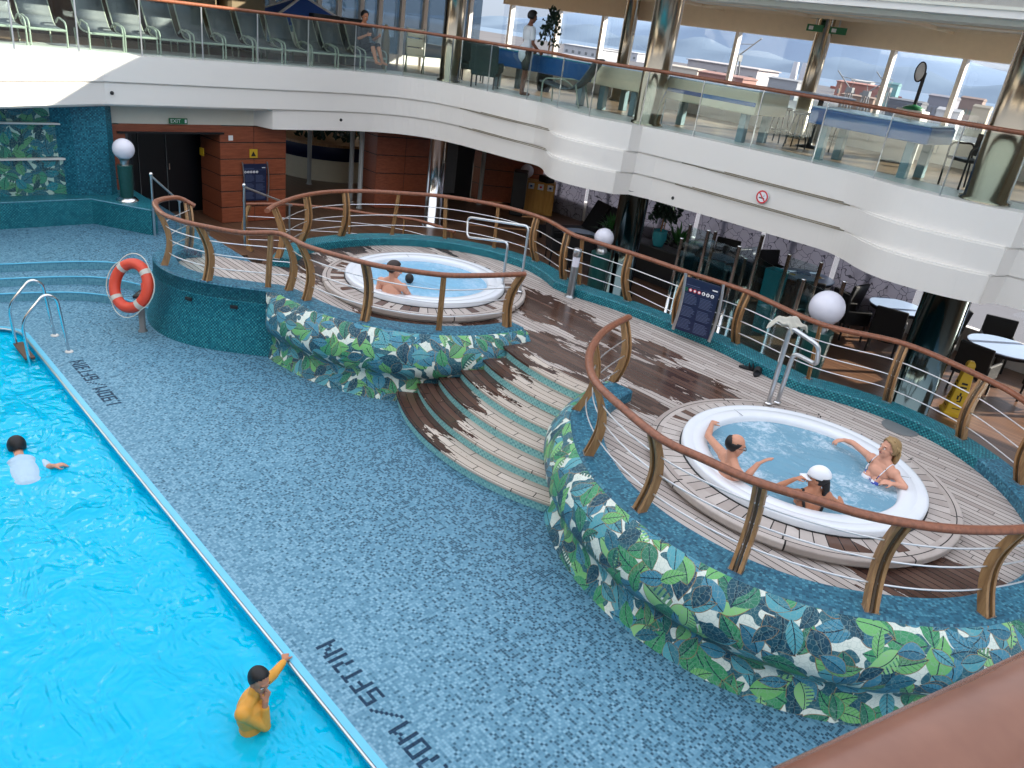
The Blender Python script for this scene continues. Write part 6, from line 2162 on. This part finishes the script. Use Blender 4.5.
hair_cap(t, hd, R, 1.04, M_hair, low=-.07); face(t, hd, R)
mb = MB(); torso(mb, pel, che, nk - Vector((0, 0, .03)), shL, shR, 1.02)
for sh, y in ((shL, 1), (shR, -1)):
    mb.cap(sh, sh + F * .1 + Lf * .05 * y + Vector((0, 0, -.2)), .056, .05)
    hip = pel + Lf * .09 * y; mb.cap(hip, hip + F * .40 + Vector((0, 0, .12)), .088, .064); 
blob('dark_clothes', mb, M_bik, t, .01)

# man in white standing at the blue table
b = aty(521, 92, 13.35); b.z = ZU
t = thing('person', 'person in a white T-shirt standing at the blue game table on the balcony', 'person', tuple(b))
F = (Rgt * .9 + Awy * .4).normalized(); Lf = Vector((-F.y, F.x, 0))
s = .98
pel = b + Vector((0, 0, .92)); che = pel + Vector((0, 0, .37)) + F * .02; nk = che + Vector((0, 0, .20)); hd = nk + Vector((0, 0, .165)) + F * .04; R = frame(F + Vector((0, 0, -.15)))
shL, shR = che + Lf * .18 + Vector((0, 0, .12)), che - Lf * .18 + Vector((0, 0, .12))
mb = MB(); head_pieces(mb, hd, R); mb.cap(nk - Vector((0, 0, .04)), hd - Vector((0, 0, .05)) - F * .01, .055, .05)
torso(mb, pel, che, nk, shL, shR, .95)
ends = []
for sh, y in ((shL, 1), (shR, -1)):
    el = sh + F * .02 + Lf * .05 * y + Vector((0, 0, -.29)); wr = el + F * .18 - Lf * .02 * y + Vector((0, 0, -.14))
    ends.append((sh, el))
    limb(mb, sh, el, wr, .048, .037, .027); hand(mb, wr, F * .8 + Vector((0, 0, -.5)), Lf * y, .98, .5, .1, y)
    hip = pel + Lf * .085 * y; kn = hip + F * (.04 + .05 * y) + Vector((0, 0, -.42)); an = kn - F * .03 + Vector((0, 0, -.42))
    limb(mb, hip, kn, an, .08, .056, .038); mb.cap(an + Vector((0, 0, -.03)), an + F * .18 + Vector((0, 0, -.05)), .036, .028)
blob('body', mb, M_skin['dark'], t, .009)
hair_cap(t, hd, R, 1.06, M_hair, low=-.05, grow=.02); face(t, hd, R)
mb = MB(); torso(mb, pel + Vector((0, 0, .0)), che, nk - Vector((0, 0, .035)), shL, shR, 1.05)
mb.cap(pel + Vector((0, 0, .05)), pel + Vector((0, 0, -.06)), .165, .175)
for sh, el in ends: mb.cap(sh, sh.lerp(el, .62), .066, .06)
blob('t_shirt', mb, M_shirtw, t, .01)
mb = MB()
for y in (-1, 1):
    hip = pel + Lf * .085 * y; kn = hip + F * (.04 + .05 * y) + Vector((0, 0, -.42)); mb.cap(hip, hip.lerp(kn, .75), .105, .085)
blob('shorts', mb, M_bik, t, .01)

# ------------------------------------------------------------------ games tables on the balcony
def game_table(label, c, rz, Lg, Wd, top, body, leg, topm, bh=.26, stripe=None, z0=ZU):
    t = thing('game_table', label, 'game table', (c[0], c[1], z0), rz)
    MB().bbox((0, 0, top - bh / 2), (Lg, Wd, bh), .03).build('cabinet', body, t, world=False)
    MB().bbox((0, 0, top + .012), (Lg - .05, Wd - .05, .024), .008).build('playing_surface', topm, t, world=False)
    if stripe:
        MB().bbox((0, -Wd / 2 - .004, top - bh * .55), (Lg * .98, .01, bh * .18), .002).build('stripe', stripe, t, world=False)
    for x in (-1, 1):
        for y in (-1, 1):
            MB().bbox((x * (Lg / 2 - .28), y * (Wd / 2 - .18), (top - bh) / 2), (.14, .14, top - bh), .01).build('leg', leg, t, world=False)
    return t
M_leggrey = plain('grey_green_leg', L(116, 140, 148), .4)
a, b = aty(808, 108, 13.35), aty(926, 128, 13.35)
c = (a + b) / 2
game_table('long blue game table on grey legs in front of the slim column with exit signs', (c.x + .05, 13.95), 0, abs(b.x - a.x) + .05, 1.1, .84, M_blue, M_leggrey, M_ice)
a, b = aty(648, 95, 13.5), aty(758, 110, 13.5)
c = (a + b) / 2
game_table('long cream game table with a blue stripe right of the middle balcony column', (c.x, 14.0), 0, abs(b.x - a.x), 1.15, .92, M_cream, M_leggrey, M_ice, .40, M_blue)
a, b = aty(588, 90, 13.7), aty(632, 98, 13.7)
c = (a + b) / 2
game_table('cream game table left of the middle balcony column, partly hidden by it', (c.x, 14.4), 0, abs(b.x - a.x) + .2, 1.1, .90, M_cream, M_leggrey, M_ice, .40)
a, b = aty(484, 66, 13.7), aty(586, 80, 13.7)
c = (a + b) / 2
game_table('blue game table behind the person in the white T-shirt', (c.x, 14.3), 0, abs(b.x - a.x), 1.1, .88, M_blue, M_leggrey, M_pot, .36)

# high table and stools
p = aty(783, 104, 14.6)
round_table('round pale high table behind the balcony glass, between two long game tables', (p.x + .35, 15.4), .62, 1.0, 'table', ZU)
def bar_stool(label, p, z0=ZU):
    t = thing('bar_stool', label, 'stool', (p[0], p[1], z0))
    MB().lathe((0, 0, 0), [(0, .62), (.17, .62), (.18, .65), (.16, .67), (0, .675)], 20).build('seat', M_blackp, t, world=False)
    for k in range(4):
        a = PI / 4 + k * PI / 2
        MB().tube([(.12 * math.cos(a), .12 * math.sin(a), .62), (.21 * math.cos(a), .21 * math.sin(a), 0)], .014, 6).build('leg', M_blackp, t, world=False)
    MB().tube([(.17 * math.cos(PI * k / 8), .17 * math.sin(PI * k / 8), .25) for k in range(17)], .009, 6).build('footrest', M_blackp, t, world=False)
    return t
for dx, dy, lab in ((-.55, -.35, 'black bar stool left of the round high table on the balcony'), (.05, -.7, 'black bar stool in front of the round high table on the balcony'), (.62, -.25, 'black bar stool right of the round high table on the balcony')):
    bar_stool(lab, (p.x + .35 + dx, 15.4 + dy))
def arm_chair(label, p, rz, z0=ZU, mat=None):
    "curved tube-frame chair, faces local +X"
    t = thing('armchair', label, 'chair', (p[0], p[1], z0), rz)
    mt = mat or M_blackp
    MB().bbox((0, 0, .44), (.46, .46, .05), .02).build('seat', mt, t, world=False)
    MB().sheet([[(-.23 - .05 * math.cos(a) + .05, .25 * math.sin(a) * 1.0, z_) for a in [math.radians(-80 + 160 * i / 10) for i in range(11)]] for z_ in (.50, .62, .74, .84)]).build('backrest', mt, t, world=False)
    for s_ in (-1, 1):
        MB().tube(bend([(.20, .25 * s_, 0), (.22, .26 * s_, .66), (-.20, .26 * s_, .68), (-.25, .22 * s_, 0)], .1), .016, 8).build('side_frame', mt, t, world=False)
    return t
q = at(952, 178, ZU); arm_chair('black tube-frame armchair on the balcony left of the widest column', (-4.15, 14.0), -2.2)
arm_chair('dark tube-frame armchair at the right end of the balcony, right of the widest column', (-2.45, 13.9), 2.4)
q = aty(1010, 160, 14.2)
round_table('cream table at the right end of the balcony beside the dark armchair', (-2.0, 15.0), .6, .72, 'table', ZU)
# grey curved lounge chair
p = aty(566, 100, 13.2)
t = thing('lounge_chair', 'grey curved lounge chair behind the balcony glass left of the middle column', 'lounge chair', (p.x - .05, 13.3, ZU), math.radians(200))
prf = smooth([(.62, 0, .42), (.30, 0, .36), (-.05, 0, .34), (-.34, 0, .55), (-.62, 0, 1.02)], 6)
o = MB().sheet([[(q.x, y_, q.z) for y_ in (-.27, .27)] for q in prf]).build('sling', M_lounge, t, world=False)
m = o.modifiers.new('t', 'SOLIDIFY'); m.thickness = .03
for s_ in (-1, 1):
    MB().tube(bend([(.50, .29 * s_, .0), (.52, .29 * s_, .5), (.0, .30 * s_, .54), (-.2, .29 * s_, .42)], .15), .018, 8).build('arm', M_frame, t, world=False)
    MB().tube([(-.25, .28 * s_, .48), (-.40, .28 * s_, .0)], .018, 8).build('leg', M_frame, t, world=False)
# cream beach chair with slatted back near the corner column
p = atx(412, 55, -17.6)
p = Vector((-17.3, 12.9, ZU))
t = thing('folding_chair', 'cream canvas folding chair left of the corner column on the balcony', 'chair', tuple(p), math.radians(-30))
for z_ in (.50, .72, .94):
    MB().bbox((0, 0, z_), (.03, .42, .19), .008, (0, math.radians(-12), 0)).build('back_panel', M_cream, t, world=False)
for s_ in (-1, 1):
    MB().tube([(-.12, .22 * s_, 1.06), (.22, .22 * s_, 0)], .016, 8).build('leg', M_frame, t, world=False)
    MB().tube([(.24, .22 * s_, .44), (-.18, .22 * s_, 0)], .016, 8).build('leg', M_frame, t, world=False)
MB().bbox((.13, 0, .42), (.4, .42, .03), .008).build('seat', M_cream, t, world=False)
# folded parasol/fabric post at the corner
p = Vector((-17.6, 12.2, ZU))
mb = MB(); mb.lathe((p.x, p.y, 0), [(.05, ZU), (.11, ZU + .2), (.10, ZU + .7), (.04, ZU + 1.05)], 14); o = mb.build('folded_parasol', M_speck); set_origin(o, p); tag(o, 'folded khaki parasol standing by the white mullions at the balcony corner', 'parasol')
# dark green armchairs between corner column and the person
for x, y, rz_, lab in ((-16.3, 14.0, -.6, 'dark green balcony armchair right of the corner column, farther one'), (-14.75, 13.1, 2.2, 'dark green balcony armchair left of the blue game table, nearer the glass')):
    t = thing('armchair', lab, 'chair', (x, y, ZU), rz_)
    mm = plain('dark_green_fabric', L(46, 62, 60), .7)
    MB().bbox((0, 0, .36), (.6, .62, .16), .05).build('seat', mm, t, world=False)
    MB().bbox((-.3, 0, .66), (.12, .66, .62), .05, (0, math.radians(-12), 0)).build('backrest', mm, t, world=False)
    for s_ in (-1, 1):
        MB().bbox((0, .32 * s_, .48), (.6, .09, .22), .04).build('arm', mm, t, world=False)
        for x_ in (-.25, .25): MB().tube([(x_, .27 * s_, 0), (x_, .27 * s_, .3)], .02, 8).build('leg', M_blackp, t, world=False)
# tall plant behind the person in white
p = aty(536, 60, 14.9)
potted('tall dark plant behind the person in the white T-shirt', (p.x, 15.3), ZU, .22, .5, 'bush', 1.55, .30, M_blackp, 21)
# blue canopy with white edges beyond the loungers
X = -19.45
ap = atx(303, -4, X); l_ = atx(252, 16, X); r_ = atx(334, 24, X); bt = atx(290, 26, X)
t = thing('canopy_tent', 'blue pointed canopy with white edges beyond the balcony loungers', 'canopy', (X, ap.y, ZU))
apx = Vector((X, ap.y, ap.z))
base = [Vector((X + .7, l_.y, l_.z - .1)), Vector((X + .9, r_.y, r_.z)), Vector((X - .9, r_.y, r_.z)), Vector((X - .9, l_.y, l_.z - .1))]
mb = MB(); mb.add([apx] + base, [(0, 1, 2), (0, 2, 3), (0, 3, 4), (0, 4, 1)]); o = mb.build('cloth', M_tent, t); m = o.modifiers.new('t', 'SOLIDIFY'); m.thickness = .02
mb = MB()
for q in base: mb.tube([apx, q], .035, 8)
mb.build('edging', M_white, t)
for q in base[:2]:
    MB().tube([q, Vector((q.x, q.y, ZU))], .03, 8).build('pole', M_white, t)
# dark parasol tops / speckled planting boxes at the very top left
for (px0, px1, lab) in ((150, 214, 'speckled stone parapet at the top edge left of the blue canopy, left piece'), (222, 262, 'speckled stone parapet with rounded end beside the blue canopy')):
    a, b = atx(px0, 12, -18.6), atx(px1, 14, -18.6)
    o = MB().bbox(((a + b) / 2 + Vector((0, 0, .2))), (.5, abs(b.y - a.y), 1.2), .12).build('stone_parapet', M_speck); set_origin(o, (a + b) / 2); tag(o, lab, 'parapet')
for (px0, px1, py_, lab) in ((311, 338, 18, 'flat black bag on the lounger row under the white mullions, left of two'), (341, 364, 22, 'flat black bag on the lounger row under the white mullions, right one of a pair')):
    a, b = atx(px0, py_, -18.3), atx(px1, py_, -18.3)
    o = MB().bbox((0, 0, 0), (.26, abs(b.y - a.y), .16), .03).build('black_bag', M_blackp); o.location = (a + b) / 2; tag(o, lab, 'bag')
    c_ = (a + b) / 2; hz = c_.z - .08 - ZU
    t2 = MB().bbox((c_.x, c_.y, ZU + hz / 2), (.3, abs(b.y - a.y) * .9, hz), .02).build('side_table', M_grey); set_origin(t2, (c_.x, c_.y, ZU))
    tag(t2, 'grey stand under the %s flat black bag behind the loungers' % ('left' if px0 < 330 else 'right'), 'stand')
# round standing fan by the window
q0 = aty(914, 107, 16.2); q1 = aty(921, 72, 16.2)
t = thing('standing_fan', 'round grey standing fan on a dark pole with green base by the balcony windows', 'fan', tuple(q0))
o = MB().bbox((q0.x, 16.2, (q0.z - .05 + ZU) / 2), (.5, .4, q0.z - .05 - ZU), .02).build('window_shelf', M_white); set_origin(o, (q0.x, 16.2, ZU)); tag(o, 'white block by the windows carrying the standing fan', 'shelf')
MB().lathe((q0.x, 16.2, q0.z - .05), [(.2, 0), (.2, .03), (.12, .07), (.05, .09), (0, .1)], 20).build('base', M_exit, t)
MB().tube([(q0.x, 16.2, q0.z), (q0.x, 16.2, q1.z)], .035, 8).build('pole', M_blackp, t)
mb = MB(); mb.ell((q1.x - .0, 16.18, q1.z), (.085, .05, .165), n=24); mb.build('head', M_gel, t)
mb = MB(); mb.tube([(q1.x + 0.09 * math.cos(2 * PI * k / 24), 16.17, q1.z + .17 * math.sin(2 * PI * k / 24)) for k in range(24)], .013, 6, closed=True); mb.build('guard_ring', M_blackp, t)

# ------------------------------------------------------------------ harbour things
rn = random.Random(11)
def at_dist(px, py, y):
    return aty(px, py, y)
def warehouse(label, px0, px1, pyt, y, col, zb=-15.5):
    a, b = aty(px0, pyt, y), aty(px1, pyt, y)
    w_ = abs(b.x - a.x); c = (a + b) / 2
    h = max(3, c.z - zb)
    t = thing('warehouse', label, 'building', (c.x, y + w_ * .2, zb))
    MB().box((0, 0, h * .45), (w_, w_ * .5, h * .9)).build('walls', plain('warehouse_wall', col, .8), t, world=False)
    mb = MB(); mb.prism([(-w_ * .52, -w_ * .27), (w_ * .52, -w_ * .27), (w_ * .52, w_ * .27), (-w_ * .52, w_ * .27)], h * .88, h * .93)
    mb.add([(-w_ * .52, -w_ * .27, h * .93), (w_ * .52, -w_ * .27, h * .93), (w_ * .52, 0, h), (-w_ * .52, 0, h), (-w_ * .52, w_ * .27, h * .93), (w_ * .52, w_ * .27, h * .93)], [(0, 1, 2, 3), (3, 2, 5, 4), (0, 3, 4), (1, 5, 2)])
    mb.build('roof', plain('warehouse_roof', tuple(c_ * .8 for c_ in col), .8), t, world=False)
    mb = MB()
    for k in range(6): mb.box((-w_ * .42 + w_ * .168 * k, -w_ * .251, h * .35), (w_ * .06, .1, h * .25))
    mb.build('window', M_grey, t, world=False)
for args in (('long pale warehouse beyond the windows left of the slim column', 690, 762, 63, 640, L(170, 166, 168)), ('reddish brick warehouse beyond the windows right of the slim column', 838, 886, 83, 690, L(150, 104, 96)),
             ('white port building at the far quay left of the middle column', 566, 606, 46, 620, L(180, 182, 186)), ('grey port building beyond the windows near the fan', 930, 958, 95, 560, L(128, 130, 140)),
             ('turquoise shed on the quay beyond the windows', 884, 900, 82, 600, L(100, 146, 148)), ('low cream shed on the quay right of the middle column', 668, 700, 66, 420, L(186, 178, 166)), ('brown apartment block beyond the windows near the right column', 962, 985, 97, 640, L(136, 118, 112)),
             ('low white hall on the quay left of the slim middle column', 604, 640, 50, 760, L(186, 188, 194)), ('low red roofed shed in front of the long pale warehouse', 700, 746, 73, 370, L(150, 112, 104)), ('flat grey shed on the quay, left part of the window beside the slim column', 770, 800, 78, 480, L(140, 144, 150)),
             ('low brown store house below the reddish warehouse', 842, 876, 95, 470, L(132, 112, 100)), ('pale office block on the quay under the cranes', 852, 872, 80, 820, L(176, 176, 176)), ('low dark workshop on the quay in front of the turquoise shed', 890, 924, 99, 440, L(96, 100, 108)),
             ('white container office on the quay right of the fan', 938, 962, 108, 330, L(190, 190, 190)), ('long low grey hall behind the person in white', 556, 604, 56, 440, L(150, 150, 156)), ('small cream house below the hills by the right column', 974, 992, 105, 430, L(180, 170, 150))):
    warehouse(*args)
def crane(label, px, pyt, y, lean=1):
    a = aty(px, pyt, y); zb = -15.5
    h = a.z - zb
    t = thing('harbour_crane', label, 'crane', (a.x, y, zb))
    w_ = h * .10
    for sx_ in (-1, 1):
        for sy_ in (-1, 1):
            MB().tube([(sx_ * w_, sy_ * w_, 0), (sx_ * w_ * .5, sy_ * w_ * .5, h * .55)], h * .018, 5).build('leg', M_grey, t, world=False)
    MB().box((0, 0, h * .6), (w_ * 1.6, w_ * 1.4, h * .12)).build('cab', M_grey, t, world=False)
    MB().tube([(0, 0, h * .62), (lean * h * .45, 0, h)], h * .016, 5).build('jib', M_grey, t, world=False)
    MB().tube([(0, 0, h * .66), (-lean * h * .06, 0, h * .85), (lean * h * .30, 0, h * .88)], h * .008, 4).build('stay', M_grey, t, world=False)
for args in (('harbour crane with jib to the left, beyond the windows right of the slim column', 855, 73, 420, -1), ('harbour crane beside another one, with jib to the right, near the turquoise shed', 872, 76, 400, 1), ('thin harbour crane in front of the hills right of the middle column', 742, 36, 480, 1), ('distant harbour crane left of the standing fan', 893, 74, 520, -1)):
    crane(*args)
def ship(label, px0, px1, py, y, col):
    a, b = aty(px0, py, y), aty(px1, py, y)
    Ls = abs(b.x - a.x); c = (a + b) / 2
    t = thing('moored_ship', label, 'ship', (c.x, y, -18))
    hh = max(4, (c.z + 18))
    mb = MB(); mb.prism([(-Ls / 2, -Ls * .06), (Ls * .42, -Ls * .06), (Ls / 2, 0), (Ls * .42, Ls * .06), (-Ls / 2, Ls * .06)], 0, hh * .6); mb.build('hull', plain('hull', col, .5), t, world=False)
    mb = MB(); mb.box((-Ls * .3, 0, hh * .8), (Ls * .2, Ls * .09, hh * .5)); mb.build('bridge', M_white, t, world=False)
    MB().tube([(0, 0, hh * .6), (0, 0, hh * 1.2)], .4, 5).build('mast', M_grey, t, world=False)
ship('rusty red ship moored beyond the windows right of the slim column', 832, 905, 88, 960, L(150, 86, 76))
ship('grey ship moored beyond the windows left of the slim column', 740, 800, 72, 760, L(120, 124, 134))
# chimneys / tanks
for px_, pyt, lab in ((797, 62, 'tall pale stack beyond the windows left of the slim column, left of a pair'), (806, 63, 'tall pale stack beyond the windows left of the slim column, right of a pair')):
    a = aty(px_, pyt, 600)
    mb = MB(); mb.lathe((a.x, 600, 0), [(3, -15.5), (2.2, a.z), (0, a.z)], 14); o = mb.build('smokestack', plain('stack', L(170, 172, 178), .7)); set_origin(o, (a.x, 600, -15.5)); tag(o, lab, 'chimney')
